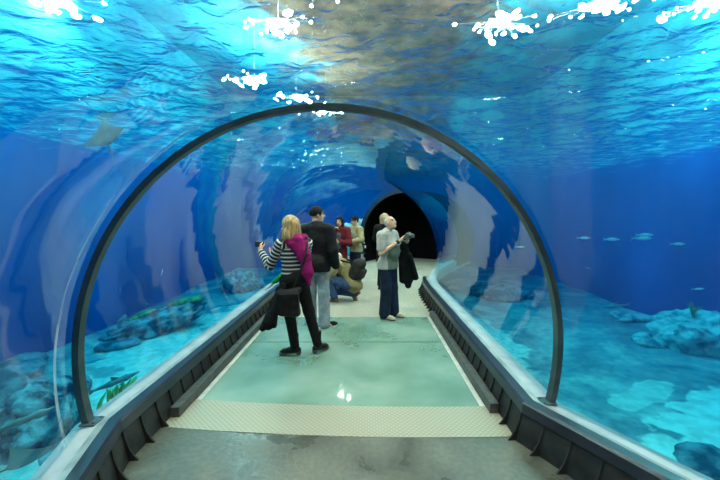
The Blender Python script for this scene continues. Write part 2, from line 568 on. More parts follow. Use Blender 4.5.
me.loops.add(len(qd) * 4); me.loops.foreach_set('vertex_index', qd.astype(np.int32).ravel())
me.polygons.add(len(qd)); me.polygons.foreach_set('loop_start', np.arange(0, len(qd) * 4, 4, dtype=np.int32)); me.polygons.foreach_set('use_smooth', np.ones(len(qd), bool))
me.update(); me.validate(); me.materials.append(M_surf)
surf = link(bpy.data.objects.new('water_surface', me))
tag(surf, 'rippled water surface seen from below over the tunnel', 'water surface', kind='structure')

# ------------------------------------------------------------------ tank shell
def sand_mat():
    m, nt, out = new_mat('sand_bed')
    tc = nd(nt, 'ShaderNodeTexCoord')
    n1 = nd(nt, 'ShaderNodeTexNoise', i_Scale=0.9, i_Detail=6, i_Distortion=0.9)
    n2 = nd(nt, 'ShaderNodeTexNoise', i_Scale=7, i_Detail=8)
    n3 = nd(nt, 'ShaderNodeTexNoise', i_Scale=1.6, i_Detail=5)
    for n in (n1, n2, n3): nt.links.new(tc.outputs['Object'], n.inputs['Vector'])
    r1 = ramp(nt, [(0.36, (0.20, 0.23, 0.26)), (0.47, (0.34, 0.36, 0.37)), (0.62, (0.56, 0.55, 0.50))])
    nt.links.new(n1.outputs['Fac'], r1.inputs['Fac'])
    # drifts of fine pale sand lying on the coarser bed
    col = r1.outputs[0]
    for (cx, cy, rx, ry, ang, c) in ((5.0, 4.62, 2.1, .62, 24, (0.86, 0.84, 0.74)), (4.1, 5.25, .75, .22, 30, (0.70, 0.68, 0.6)), (2.6, 7.4, .5, 1.6, -6, (0.72, 0.70, 0.62)),
                                     (-3.4, 5.2, 1.15, 4.6, 12, (0.82, 0.80, 0.70)), (-2.6, 9.0, 1.3, 2.4, 0, (0.82, 0.8, 0.7)), (-2.2, 3.0, .8, 2.0, 20, (0.80, 0.78, 0.68))):
        mp = nd(nt, 'ShaderNodeMapping', vector_type='TEXTURE')
        mp.inputs['Location'].default_value = (cx, cy, 0); mp.inputs['Rotation'].default_value = (0, 0, R(ang)); mp.inputs['Scale'].default_value = (rx, ry, 50)
        nt.links.new(tc.outputs['Object'], mp.inputs['Vector'])
        ln = nd(nt, 'ShaderNodeVectorMath', operation='LENGTH')
        nt.links.new(mp.outputs[0], ln.inputs[0])
        ma = nd(nt, 'ShaderNodeMath', operation='MULTIPLY_ADD'); ma.inputs[1].default_value = 2.0; ma.inputs[2].default_value = -1.0
        nt.links.new(n3.outputs['Fac'], ma.inputs[0])
        ad = nd(nt, 'ShaderNodeMath', operation='ADD')
        nt.links.new(ln.outputs['Value'], ad.inputs[0]); nt.links.new(ma.outputs[0], ad.inputs[1])
        rp = ramp(nt, [(0.90, (1, 1, 1)), (1.0, (0, 0, 0))])
        nt.links.new(ad.outputs[0], rp.inputs['Fac'])
        mx = nd(nt, 'ShaderNodeMix', data_type='RGBA'); mx.inputs[7].default_value = (*c, 1)
        nt.links.new(rp.outputs[0], mx.inputs[0]); nt.links.new(col, mx.inputs[6])
        col = mx.outputs[2]
    r2 = ramp(nt, [(0.35, (0.72,) * 3), (0.62, (1.05,) * 3)])
    nt.links.new(n2.outputs['Fac'], r2.inputs['Fac'])
    mul = nd(nt, 'ShaderNodeMix', data_type='RGBA', blend_type='MULTIPLY'); mul.inputs[0].default_value = 1
    nt.links.new(col, mul.inputs[6]); nt.links.new(r2.outputs[0], mul.inputs[7])
    b = nd(nt, 'ShaderNodeBsdfPrincipled', i_Roughness=0.95)
    b.inputs['Specular IOR Level'].default_value = 0.1
    nt.links.new(mul.outputs[2], b.inputs['Base Color'])
    bp = nd(nt, 'ShaderNodeBump', i_Strength=0.5, i_Distance=0.05)
    nt.links.new(n2.outputs['Fac'], bp.inputs['Height']); nt.links.new(bp.outputs[0], b.inputs['Normal'])
    nt.links.new(b.outputs[0], out.inputs['Surface'])
    return m
M_sand = sand_mat()
M_wall = noise_mat('blue_tank_wall', (0.0015, 0.045, 0.24), (0.003, 0.11, 0.42), scale=0.6, rough=0.9, detail=3, stretch=(1, 1, 0.35), lo=0.3, hi=0.7, spec=0.1)
def sea_z(x, y):
    z = ZSEA + 0.10 * mnoise.noise(Vector((x * .5, y * .5, 0))) + 0.03 * mnoise.noise(Vector((x * 2, y * 2, 3)))
    return z
gx, gy = 74, 110
sv = []; sf = []
for j in range(gy + 1):
    for i in range(gx + 1):
        x = TX0 - .4 + (TX1 - TX0 + .8) * i / gx; y = TY0 - .4 + (TY1 - TY0 + .8) * j / gy
        sv.append((x, y, sea_z(x, y)))
for j in range(gy):
    for i in range(gx):
        a = j * (gx + 1) + i
        sf.append((a, a + 1, a + gx + 2, a + gx + 1))
tag(mesh_obj('seabed', sv, sf, M_sand, smooth=True), 'pale sand floor of the tank outside the tunnel', 'seabed', kind='structure')

def tank_wall(name, p0, p1, nseg=60, amp=0.25, seed=0):
    p0, p1 = Vector(p0), Vector(p1)
    d = (p1 - p0); nrm = Vector((-d.y, d.x, 0)).normalized()
    nz_ = 16; vs = []; fs = []
    for j in range(nz_ + 1):
        z = -1.4 + (ZS + 1.6) * j / nz_
        for i in range(nseg + 1):
            p = p0 + d * (i / nseg)
            q = p + nrm * amp * (mnoise.noise(Vector((p.x * .6 + seed, p.y * .6, z * .35))) + .4 * mnoise.noise(Vector((p.x * 1.7 + seed, p.y * 1.7, z * .9))))
            vs.append((q.x, q.y, z))
    for j in range(nz_):
        for i in range(nseg):
            a = j * (nseg + 1) + i
            fs.append((a, a + 1, a + nseg + 2, a + nseg + 1))
    return tag(mesh_obj(name, vs, fs, M_wall, smooth=True), kind='structure')
tank_wall('wall_left', (TX0, TY0, 0), (TX0, TY1, 0), seed=1)
tank_wall('wall_right', (TX1, TY1, 0), (TX1, TY0, 0), seed=5)
tank_wall('wall_back', (TX0, TY1, 0), (TX1, TY1, 0), seed=9)
tank_wall('wall_front', (TX1, TY0, 0), (TX0, TY0, 0), seed=13)
M_hall = noise_mat('hall_ceiling', (0.035, 0.03, 0.022), (0.085, 0.07, 0.048), scale=0.9, rough=0.9)
def hall_mat():
    # brown rockwork canopy over the tunnel with a ragged outline, the blue beyond it imitates cyan light on the water
    m, nt, out = new_mat('hall_canopy_cyan_glow')
    tc = nd(nt, 'ShaderNodeTexCoord')
    n1 = nd(nt, 'ShaderNodeTexNoise', i_Scale=1.6, i_Detail=8); n2 = nd(nt, 'ShaderNodeTexNoise', i_Scale=.42, i_Detail=9, i_Distortion=1.5)
    n2.inputs['Roughness'].default_value = .72
    n3 = nd(nt, 'ShaderNodeTexNoise', i_Scale=0.8, i_Detail=4)
    for n in (n1, n2, n3): nt.links.new(tc.outputs['Object'], n.inputs['Vector'])
    br = ramp(nt, [(0.35, (0.03, 0.020, 0.011)), (0.65, (0.17, 0.12, 0.065))]); nt.links.new(n1.outputs['Fac'], br.inputs['Fac'])
    bl = ramp(nt, [(0.35, (0.012, 0.24, 0.40)), (0.65, (0.022, 0.42, 0.58))]); nt.links.new(n3.outputs['Fac'], bl.inputs['Fac'])
    sx = nd(nt, 'ShaderNodeSeparateXYZ'); nt.links.new(tc.outputs['Object'], sx.inputs[0])
    a1 = nd(nt, 'ShaderNodeMath', operation='ADD'); a1.inputs[1].default_value = -0.7; nt.links.new(sx.outputs['X'], a1.inputs[0])
    a2 = nd(nt, 'ShaderNodeMath', operation='ABSOLUTE'); nt.links.new(a1.outputs[0], a2.inputs[0])
    a3 = nd(nt, 'ShaderNodeMath', operation='MULTIPLY_ADD'); a3.inputs[1].default_value = 9.0; a3.inputs[2].default_value = -4.5
    nt.links.new(n2.outputs['Fac'], a3.inputs[0])
    a4 = nd(nt, 'ShaderNodeMath', operation='ADD'); nt.links.new(a2.outputs[0], a4.inputs[0]); nt.links.new(a3.outputs[0], a4.inputs[1])
    mr = nd(nt, 'ShaderNodeMapRange'); mr.inputs['From Min'].default_value = 2.8; mr.inputs['From Max'].default_value = 4.6
    nt.links.new(a4.outputs[0], mr.inputs['Value'])
    mx = nd(nt, 'ShaderNodeMix', data_type='RGBA'); nt.links.new(mr.outputs[0], mx.inputs[0]); nt.links.new(br.outputs[0], mx.inputs[6]); nt.links.new(bl.outputs[0], mx.inputs[7])
    b = nd(nt, 'ShaderNodeBsdfPrincipled', i_Roughness=.95); nt.links.new(mx.outputs[2], b.inputs['Base Color'])
    nt.links.new(b.outputs[0], out.inputs['Surface'])
    return m
M_deck = M_flank = hall_mat()
ceil = mesh_obj('ceiling', [(bx0 - 1, by0 - 1, 7.6), (bx0 - 1, by1 + 1, 7.6), (bx1 + 1, by1 + 1, 7.6), (bx1 + 1, by0 - 1, 7.6)], [(0, 1, 2, 3)], M_flank)
tag(ceil, kind='structure')
for nm, (a, b) in dict(wall_north=((bx0, by1), (bx1, by1)), wall_south=((bx1, by0), (bx0, by0)), wall_west=((bx0, by0), (bx0, by1)), wall_east=((bx1, by1), (bx1, by0))).items():
    tag(mesh_obj(nm, [(a[0], a[1], ZS), (b[0], b[1], ZS), (b[0], b[1], 7.6), (a[0], a[1], 7.6)], [(0, 1, 2, 3)], M_flank), kind='structure')

# ------------------------------------------------------------------ walkway floor
def u_foot(st): return bw(st) - 0.35
def floor_slab(name, rows_uv, material, z=0.0, th=0.05):
    """rows_uv: list of rows of points (x, y)"""
    n = len(rows_uv[0]); m_ = len(rows_uv)
    vs = [(p[0], p[1], z) for r in rows_uv for p in r] + [(p[0], p[1], z - th) for r in rows_uv for p in r]
    fs = []; o = n * m_
    for i in range(m_ - 1):
        for j in range(n - 1):
            a = i * n + j
            fs.append((a, a + 1, a + n + 1, a + n)); fs.append((o + a + n, o + a + n + 1, o + a + 1, o + a))
    per = [j for j in range(n)] + [i * n + n - 1 for i in range(1, m_)] + [(m_ - 1) * n + j for j in range(n - 2, -1, -1)] + [i * n for i in range(m_ - 2, 0, -1)]
    for a, b in zip(per, per[1:] + per[:1]):
        fs.append((a, o + a, o + b, b))
    return mesh_obj(name, vs, fs, material)
XC = -0.25
def bow(y0, x, hw):                        # the cross joints of the walkway bow slightly towards the entrance
    u = (x - XC)
    return y0 - 0.045 * u + 0.05 * (u / 1.3) ** 2
def row_y(y0, hw, n=17):
    return [(XC - hw + 2 * hw * j / (n - 1), bow(y0, XC - hw + 2 * hw * j / (n - 1), hw)) for j in range(n)]
# near concrete from behind the camera to the tread plate
rows_ = []
for k in range(0, 13):
    st = lerp_st(RING * k / 12.0)
    w = bw(st) - 0.1
    rows_.append([tuple(P(st, -w + 2 * w * j / 16, 0)[:2]) for j in range(17)])
rows_.append(row_y(2.74, bw(CTRL[RING + 1]) - 0.1))
tag(floor_slab('floor', rows_, M_conc), kind='structure')
tp = floor_slab('tread_plate', [row_y(2.74, 1.40), row_y(2.95, 1.38), row_y(3.17, 1.38)], M_tread, z=0.004, th=0.05)
tag(tp, 'pale diamond tread metal plate laid across the walkway before the glass floor', 'floor plate')
gh = 1.25
def glass_panel(y0, y1, label, bowed):
    e = empty('glass_floor_panel', (XC, (y0 + y1) / 2, 0))
    tag(e, label, 'glass floor', 'glass floor panels')
    lo = row_y(y0, gh) if bowed else [(x, y0) for x, _ in row_y(0, gh)]
    hi = [(x, y1) for x, _ in lo]
    g = floor_slab('pane', [lo, [(a[0], (a[1] + b[1]) / 2) for a, b in zip(lo, hi)], hi], M_fglass, z=0.0, th=0.04)
    f = floor_slab('frame', [[(XC - gh - .045, lo[0][1]), (XC - gh, lo[0][1])], [(XC - gh - .045, y1), (XC - gh, y1)]], M_frame, z=0.003)
    f2 = floor_slab('frame', [[(XC + gh, lo[-1][1]), (XC + gh + .045, lo[-1][1])], [(XC + gh, y1), (XC + gh + .045, y1)]], M_frame, z=0.003)
    bpy.context.view_layer.update()
    for o in (g, f, f2):
        o.parent = e; o.matrix_parent_inverse = e.matrix_world.inverted()
    return e
glass_panel(3.175, 4.74, 'nearer scratched pale green glass floor panel next to the tread plate', True)
glass_panel(4.75, 5.88, 'farther scratched pale green glass floor panel next to the tan concrete', False)
jn = floor_slab('floor_joint', [[(XC - gh, 4.735), (XC + gh, 4.735)], [(XC - gh, 4.755), (XC + gh, 4.755)]], M_kick, z=0.002)
tag(jn, kind='structure'); jn.name = 'trim_3'
rows_ = [[(XC - 1.4 + 2.8 * j / 16, 5.88) for j in range(17)], [(XC - 1.4 + 2.8 * j / 16, 6.5) for j in range(17)]]
i0 = st_at_y(6.9)
for st in stations(i0, LAST, 2):
    w = bw(st) - 0.06
    rows_.append([tuple(P(st, -w + 2 * w * j / 16, 0)[:2]) for j in range(17)])
tag(floor_slab('floor_far', rows_, M_tan), kind='structure')

# ------------------------------------------------------------------ ledges, barriers
def side_strip(name, side, i0, i1, prof, material, parent=None, caps=True, sub=2):
    """prof(st) -> closed list of (u, z) for the right side; mirrored for side = -1"""
    s = stations(i0, i1, sub)
    p = (lambda st: prof(st)) if side > 0 else (lambda st: [(-u, z) for u, z in prof(st)][::-1])
    return sweep(name, s, p, material, parent, closed=True, caps=caps)
IE = st_at_y(8.25)                         # where the barriers end
for side, nm in ((-1, 'trim_1'), (1, 'trim_2')):
    o = side_strip(nm, side, 0, PORTAL, lambda st: [(bw(st) - .10, .16), (bw(st) + .06, .16), (bw(st) + .06, .262), (bw(st) - .10, .285)], M_ledge)
    tag(o, kind='structure')
    o = side_strip('baseboard_left' if side < 0 else 'baseboard_right', side, 0, PORTAL,
                   lambda st: [(bw(st) - .16, 0), (bw(st) + .05, 0), (bw(st) + .05, .155), (bw(st) - .165, .155)], M_strip)
    tag(o, kind='structure')
FIN = None
def barrier(side, label):
    e = empty('barrier', tuple(P(CTRL[RING + 2], side * 1.4, 0)))
    parts = []
    parts.append(side_strip('top_rail', side, 0, IE, lambda st: [(bw(st) - .245, .21), (bw(st) - .23, .20), (bw(st) - .155, .20), (bw(st) - .155, .30), (bw(st) - .225, .298), (bw(st) - .24, .28)], M_rail))
    parts.append(side_strip('strip', side, 0, IE, lambda st: [(bw(st) - .155, .17), (bw(st) - .10, .17), (bw(st) - .10, .286), (bw(st) - .155, .296)], M_strip))
    parts.append(side_strip('back_panel', side, 0, IE, lambda st: [(bw(st) - .285, 0), (bw(st) - .17, 0), (bw(st) - .17, .2), (bw(st) - .232, .2)], M_black))
    k0 = st_at_y(3.02)
    parts.append(side_strip('kick_rail', side, k0, st_at_y(5.95), lambda st: [(bw(st) - .36, 0), (bw(st) - .288, 0), (bw(st) - .282, .085), (bw(st) - .355, .085)], M_kick))
    # fins: curved triangular ribs, evenly spaced along the barrier
    ptsp = [lerp_st(k * IE / 800) for k in range(801)]
    pos = [P(st, side * (bw(st) - .3), 0) for st in ptsp]
    acc = 0; nextd = 0.05
    prof = [(-.345, 0.0), (-.27, 0.0), (-.225, .205), (-.245, .205), (-.258, .15), (-.285, .08), (-.315, .035)]
    for k in range(1, len(pos)):
        acc += (pos[k] - pos[k - 1]).length
        if acc >= nextd and pos[k].y > 0.6:
            nextd = acc + 0.19
            st = ptsp[k]; w = bw(st); t = Vector((-st[2].y, st[2].x, 0)) * 0.006
            raise_ = .0855 if 3.02 < pos[k].y < 5.95 else 0.0
            pr = [(u, z) for u, z in prof]
            vs = [P(st, side * (w + u), z) - t for u, z in pr] + [P(st, side * (w + u), z) + t for u, z in pr]
            m_ = len(pr)
            fs = [tuple(range(m_))[::-1], tuple(range(m_, 2 * m_))] + [(i, (i + 1) % m_, m_ + (i + 1) % m_, m_ + i) for i in range(m_)]
            if side < 0: fs = [f[::-1] for f in fs]
            parts.append(mesh_obj('fin', vs, fs, M_black))
    bpy.context.view_layer.update()
    for o in parts:
        o.parent = e; o.matrix_parent_inverse = e.matrix_world.inverted()
    tag(e, label, 'barrier', 'low finned barriers along the walkway')
barrier(-1, 'low black ribbed barrier on the side where the green-sleeved child rests a hand')
barrier(1, 'low black ribbed barrier on the side away from the child, beyond the man in grey')

# ------------------------------------------------------------------ the steel hoop
def hoop(st, name, dr0, dr1, ax, material, label, n=72):
    r0, r1 = st[3] + dr0, st[3] + dr1
    fwd = Vector((-st[2].y, st[2].x, 0)) * ax
    a0 = math.asin((.27 - ZC) / r1)
    e = empty(name, tuple(P(st, 0, 0)))
    vs = []; fs = []
    for k in range(n + 1):
        a = a0 + (math.pi - 2 * a0) * k / n
        for r, s in ((r0, -1), (r1, -1), (r1, 1), (r0, 1)):
            vs.append(P(st, r * math.cos(a), ZC + r * math.sin(a)) + fwd * s)
    for k in range(n):
        for j in range(4):
            fs.append((k * 4 + j, k * 4 + (j + 1) % 4, k * 4 + 4 + (j + 1) % 4, k * 4 + 4 + j))
    fs += [(0, 1, 2, 3), (n * 4 + 3, n * 4 + 2, n * 4 + 1, n * 4)]
    parts = [mesh_obj('band', vs, fs, material)]
    for s in (-1, 1):
        bm = bmesh.new()
        rot = Matrix.Rotation(math.atan2(st[2].y, st[2].x), 4, 'Z')
        add_box(bm, P(st, s * (r0 * math.cos(a0) - .0), .288), (.10, .11, .012), rot, .003)
        for q in (-.035, .035):
            add_tube(bm, [P(st, s * (r0 * math.cos(a0) - .035), .293) + Vector((0, q, 0)), P(st, s * (r0 * math.cos(a0) - .035), .302) + Vector((0, q, 0))], .008, 6)
        parts.append(bm_obj('base_plate', bm, material))
    bpy.context.view_layer.update()
    for o in parts:
        o.parent = e; o.matrix_parent_inverse = e.matrix_world.inverted()
    return tag(e, label, 'hoop')
hoop(CTRL[RING], 'tunnel_hoop', -0.055, -0.012, 0.03, M_ring, 'grey steel hoop arching over the walkway at the joint of the clear vault')
# pale arc imitating the hoop's reflection in the nearer acrylic
def hoop_reflection_mat():
    m, nt, out = new_mat('hoop_reflection')
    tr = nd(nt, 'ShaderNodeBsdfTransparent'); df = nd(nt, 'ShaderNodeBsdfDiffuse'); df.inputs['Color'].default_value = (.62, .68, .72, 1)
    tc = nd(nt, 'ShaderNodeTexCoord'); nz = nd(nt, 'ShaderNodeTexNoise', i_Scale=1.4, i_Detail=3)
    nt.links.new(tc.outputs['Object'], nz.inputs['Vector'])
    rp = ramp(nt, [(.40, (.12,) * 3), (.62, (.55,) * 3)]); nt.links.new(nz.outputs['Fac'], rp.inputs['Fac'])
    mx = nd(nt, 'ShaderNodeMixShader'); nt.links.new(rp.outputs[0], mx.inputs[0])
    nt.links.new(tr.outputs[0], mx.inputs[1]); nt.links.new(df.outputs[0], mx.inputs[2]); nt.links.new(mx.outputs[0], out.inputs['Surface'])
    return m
refl_ = sweep('reflection_arc', [lerp_st(RING - .40), lerp_st(RING - .452)], lambda st: arc(st, -0.014, 96)[60:], hoop_reflection_mat(), smooth=True)
tag(refl_, kind='structure')

# portal at the far end, dark corridor behind it
M_portal = noise_mat('portal_rim', (0.008, 0.02, 0.04), (0.02, 0.045, 0.08), scale=4, rough=0.4)
hoop(CTRL[PORTAL], 'portal_hoop', -0.13, -0.012, 0.05, M_portal, 'dark blue rim around the black opening at the far end')
s_ = stations(PORTAL, LAST, 1)
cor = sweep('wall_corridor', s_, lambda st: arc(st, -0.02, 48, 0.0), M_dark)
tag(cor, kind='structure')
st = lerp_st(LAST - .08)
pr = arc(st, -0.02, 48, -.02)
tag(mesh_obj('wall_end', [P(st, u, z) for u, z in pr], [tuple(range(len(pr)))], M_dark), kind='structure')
# wall of the entrance behind the camera
st = lerp_st(.08)
pr = arc(st, -0.02, 48, -.02)
M_entr = noise_mat('entrance_wall', (0.03, 0.032, 0.036), (0.06, 0.062, 0.066), scale=2, rough=0.8)
tag(mesh_obj('wall_entrance', [P(st, u, z) for u, z in pr], [tuple(range(len(pr)))], M_entr), kind='structure')

# ------------------------------------------------------------------ lamps over the water
M_house = noise_mat('lamp_housing', (0.5, 0.5, 0.5), (0.65, 0.65, 0.65), scale=6, rough=0.5)
M_lamp = emit_mat('lamp_glow', (1.0, 0.87, 0.69), LAMP * 2.4)
M_upfill = emit_mat('ceiling_fill_glow', (1.0, 0.92, 0.8), LAMP * 1.7)
LAMPS = [(3.0, 8.2), (4.9, 7.4), (7.1, 7.4), (-6.3, 7.4), (-2.0, 8.2), (-4.6, 4.6), (-3.2, 2.6), (3.2, 4.0), (0.2, 3.6), (-0.6, 6.6), (-2.6, 13.4), (-3.6, 11.6), (-1.7, 15.2), (0.4, 0.9), (-6.0, 2.6)]
for i, (x, y) in enumerate(LAMPS):
    e = empty('floodlight', (x, y, 7.6))
    tag(e, 'bright floodlight hung from the dark ceiling above the water', 'lamp', 'floodlights above the water')
    bm = bmesh.new(); r_ = random.Random(i * 3 + 1)
    add_tube(bm, [(0, 0, -1.6), (0, 0, 0)], .004, 6); add_box(bm, (0, 0, -1.58), (.5, .3, .03))
    for k in range(26):  # lenses strewn at random to imitate glints broken up by ripples
        px_, py_ = max(-1.0, min(1.0, r_.gauss(0, .45))), max(-.8, min(.8, r_.gauss(0, .32)))
        rr = min(.10, .016 + r_.expovariate(30))
        bm2 = bmesh.new(); add_tube(bm2, [(px_, py_, -1.63), (px_ + r_.uniform(-.03, .03), py_, -1.66)], [rr, rr * .8], 6)
        bm_obj('lens', bm2, M_lamp, e)
        add_tube(bm, [(max(-.24, min(.24, px_)), max(-.14, min(.14, py_)), -1.58), (px_, py_, -1.632)], .004, 4)
    bm_obj('frame', bm, M_house, e)
    bm = bmesh.new(); add_box(bm, (0, 0, -1.555), (.45, .26, .012))
    bm_obj('lens', bm, M_upfill, e)  # added upward panel that brightens the ceiling

# added fill lamps behind the photographer, lighting the people from the front
M_efill = emit_mat('entrance_fill_glow', (1.0, 0.92, 0.82), 60.0)
for d in (0.35, 0.75):
    st = lerp_st(d)
    for u in (-.55, .55):
        p = P(st, u, 2.42)
        e = empty('fill_lamp', p)
        tag(e, 'added square fill lamp under the vault at the entrance end of the walkway', 'lamp', 'added fill lamps at the entrance')
        bm = bmesh.new(); add_box(bm, (0, 0, 0.02), (.46, .46, .05), None, .01); bm_obj('housing', bm, M_house, e)
        bm = bmesh.new(); add_box(bm, (0, 0, -.012), (.40, .40, .012)); bm_obj('lens', bm, M_efill, e)
# ------------------------------------------------------------------ people
def skin(name, c):
    m, nt, out = new_mat(name)
    tc = nd(nt, 'ShaderNodeTexCoord')
    nz = nd(nt, 'ShaderNodeTexNoise', i_Scale=22, i_Detail=4)
    nt.links.new(tc.outputs['Object'], nz.inputs['Vector'])
    rp = ramp(nt, [(0.3, tuple(x * .85 for x in c)), (0.7, c)])
    nt.links.new(nz.outputs['Fac'], rp.inputs['Fac'])
    b = nd(nt, 'ShaderNodeBsdfPrincipled', i_Roughness=0.5)
    nt.links.new(rp.outputs[0], b.inputs['Base Color'])
    nt.links.new(b.outputs[0], out.inputs['Surface'])
    return m
M_skin = skin('skin_light', (0.62, 0.38, 0.27))
M_skin2 = skin('skin_ruddy', (0.60, 0.35, 0.24))
M_lip = skin('lip', (0.36, 0.10, 0.09))
M_brow = skin('brow', (0.10, 0.06, 0.04))
M_eye = noise_mat('eye', (0.02, 0.015, 0.01), (0.04, 0.03, 0.02), rough=0.15)
M_blackcloth = cloth('black_cloth', (0.008, 0.008, 0.009), spec=.12)
M_leather = noise_mat('black_leather', (0.006, 0.006, 0.007), (0.014, 0.014, 0.015), scale=16, rough=0.55, spec=.12, bump=0.4, bscale=22, bdist=0.02)
M_sole = noise_mat('sole', (0.02, 0.02, 0.02), (0.04, 0.04, 0.04), rough=0.7)

def folds(m, strength=.6, dist=.05, scale=5.0):
    nt = m.node_tree
    b = next(n for n in nt.nodes if n.type == 'BSDF_PRINCIPLED')
    tc = nd(nt, 'ShaderNodeTexCoord')
    nz = nd(nt, 'ShaderNodeTexNoise', i_Scale=scale, i_Detail=2, i_Distortion=1.2)
    nt.links.new(tc.outputs['Object'], nz.inputs['Vector'])
    bp = nd(nt, 'ShaderNodeBump', i_Strength=strength, i_Distance=dist)
    nt.links.new(nz.outputs['Fac'], bp.inputs['Height'])
    if b.inputs['Normal'].is_linked:
        nt.links.new(b.inputs['Normal'].links[0].from_socket, bp.inputs['Normal'])
    nt.links.new(bp.outputs[0], b.inputs['Normal'])
    return m
for m_ in (M_blackcloth, M_leather): folds(m_, .4, .05, 3.5)
def stripe_mat(name, c1, c2, period, duty=0.5):
    m, nt, out = new_mat(name)
    at = nd(nt, 'ShaderNodeAttribute', attribute_name='along')
    mu = nd(nt, 'ShaderNodeMath', operation='MULTIPLY'); mu.inputs[1].default_value = 1.0 / period
    fr = nd(nt, 'ShaderNodeMath', operation='FRACT')
    gt = nd(nt, 'ShaderNodeMath', operation='GREATER_THAN'); gt.inputs[1].default_value = duty
    nt.links.new(at.outputs['Fac'], mu.inputs[0]); nt.links.new(mu.outputs[0], fr.inputs[0]); nt.links.new(fr.outputs[0], gt.inputs[0])
    mx = nd(nt, 'ShaderNodeMix', data_type='RGBA')
    mx.inputs[6].default_value = (*c1, 1); mx.inputs[7].default_value = (*c2, 1)
    nt.links.new(gt.outputs[0], mx.inputs[0])
    b = nd(nt, 'ShaderNodeBsdfPrincipled', i_Roughness=0.85)
    nt.links.new(mx.outputs[2], b.inputs['Base Color'])
    tc = nd(nt, 'ShaderNodeTexCoord')
    nz = nd(nt, 'ShaderNodeTexNoise', i_Scale=20, i_Detail=3)
    nt.links.new(tc.outputs['Object'], nz.inputs['Vector'])
    bp = nd(nt, 'ShaderNodeBump', i_Strength=0.3, i_Distance=0.03)
    nt.links.new(nz.outputs['Fac'], bp.inputs['Height']); nt.links.new(bp.outputs[0], b.inputs['Normal'])
    nt.links.new(b.outputs[0], out.inputs['Surface'])
    return m

A = lambda *a: np.array(a, float)
def unit(v):
    v = np.array(v, float); return v / (np.linalg.norm(v) + 1e-12)

def joints(H, **kw):
    s = H / 1.75
    J = dict(hip=A(0, 0, .93) * s, hipR=A(.088, 0, .91) * s, hipL=A(-.088, 0, .91) * s,
             kneeR=A(.10, .025, .50) * s, kneeL=A(-.10, .025, .50) * s,
             ankR=A(.105, -.02, .085) * s, ankL=A(-.105, -.02, .085) * s, toeR=A(.15, 1, 0), toeL=A(-.15, 1, 0),
             waist=A(0, 0, 1.07) * s, chest=A(0, -.005, 1.27) * s, neck=A(0, -.015, 1.45) * s, head=A(0, .025, 1.63) * s,
             shR=A(.185, -.01, 1.41) * s, shL=A(-.185, -.01, 1.41) * s,
             elR=A(.235, -.04, 1.13) * s, elL=A(-.235, -.04, 1.13) * s,
             wrR=A(.24, .06, .885) * s, wrL=A(-.24, .06, .885) * s,
             hdR=A(0, .25, -1), hdL=A(0, .25, -1), pnR=A(-1, 0, 0), pnL=A(1, 0, 0), curlR=0.5, curlL=0.5,
             look=A(0, 1, 0), front=A(0, 1, 0), s=s, w=1.0, belly=0.0)
    for k, v in kw.items():
        J[k] = np.array(v, float) if isinstance(v, (list, tuple)) else v
    return J

def torso_prims(J, d=0.0):
    s, f, w = J['s'], J['front'], J['w']
    P_ = [cone(J['hip'] - A(0, 0, .03 * s), J['waist'], .158 * s * w, .138 * s * w, flat=.70, ax=f),
          cone(J['waist'], J['chest'], .138 * s * w, .168 * s * w, flat=.66, ax=f),
          cone(J['chest'], J['chest'] * .45 + J['neck'] * .55, .168 * s * w, .13 * s * w, flat=.62, ax=f),
          cone(J['shR'] * .94 + J['neck'] * .06, J['shL'] * .94 + J['neck'] * .06, .058 * s, .058 * s),
          cone(J['shR'] * .4 + J['neck'] * .6, J['shL'] * .4 + J['neck'] * .6, .060 * s, .060 * s)]
    if J['belly']:
        c = J['waist'] * .6 + J['chest'] * .4 + unit(f) * .05 * s
        P_.append(ell(c, A(.15, .15, .19) * s * (0.8 + J['belly'])))
    # buttocks
    P_.append(ell(J['hip'] - unit(f) * .055 * s - A(0, 0, .02) * s, A(.15, .10, .12) * s * w, rot=np.stack([np.cross(unit(f), A(0, 0, 1)), unit(f), A(0, 0, 1)], 1)))
    return [infl(p, d) for p in P_] if d else P_

def arm_prims(J, S, d=0.0, upto=1.0, start=0.0):
    s = J['s']; sh, el, wr = J['sh' + S], J['el' + S], J['wr' + S]
    out = []
    if start < 1:
        out.append(cone(sh, sh + (el - sh) * min(1, upto * 2), .054 * s + d, (.054 - .012 * min(1, upto * 2)) * s + d))
    if upto > .5:
        e = sh * 0 + el + (wr - el) * min(1, (upto - .5) * 2)
        out.append(cone(el, e, .043 * s + d, (.043 - .015 * min(1, (upto - .5) * 2)) * s + d))
    return out

def leg_prims(J, S, d=0.0, hem=1.0, straight=0.0):
    s = J['s']; h, k, a = J['hip' + S], J['knee' + S], J['ank' + S]
    e = k + (a - k) * hem
    return [cone(h, k, .088 * s + d, .060 * s + d + straight * .3), cone(k, e, .060 * s + d + straight * .3, .042 * s + d + straight)]

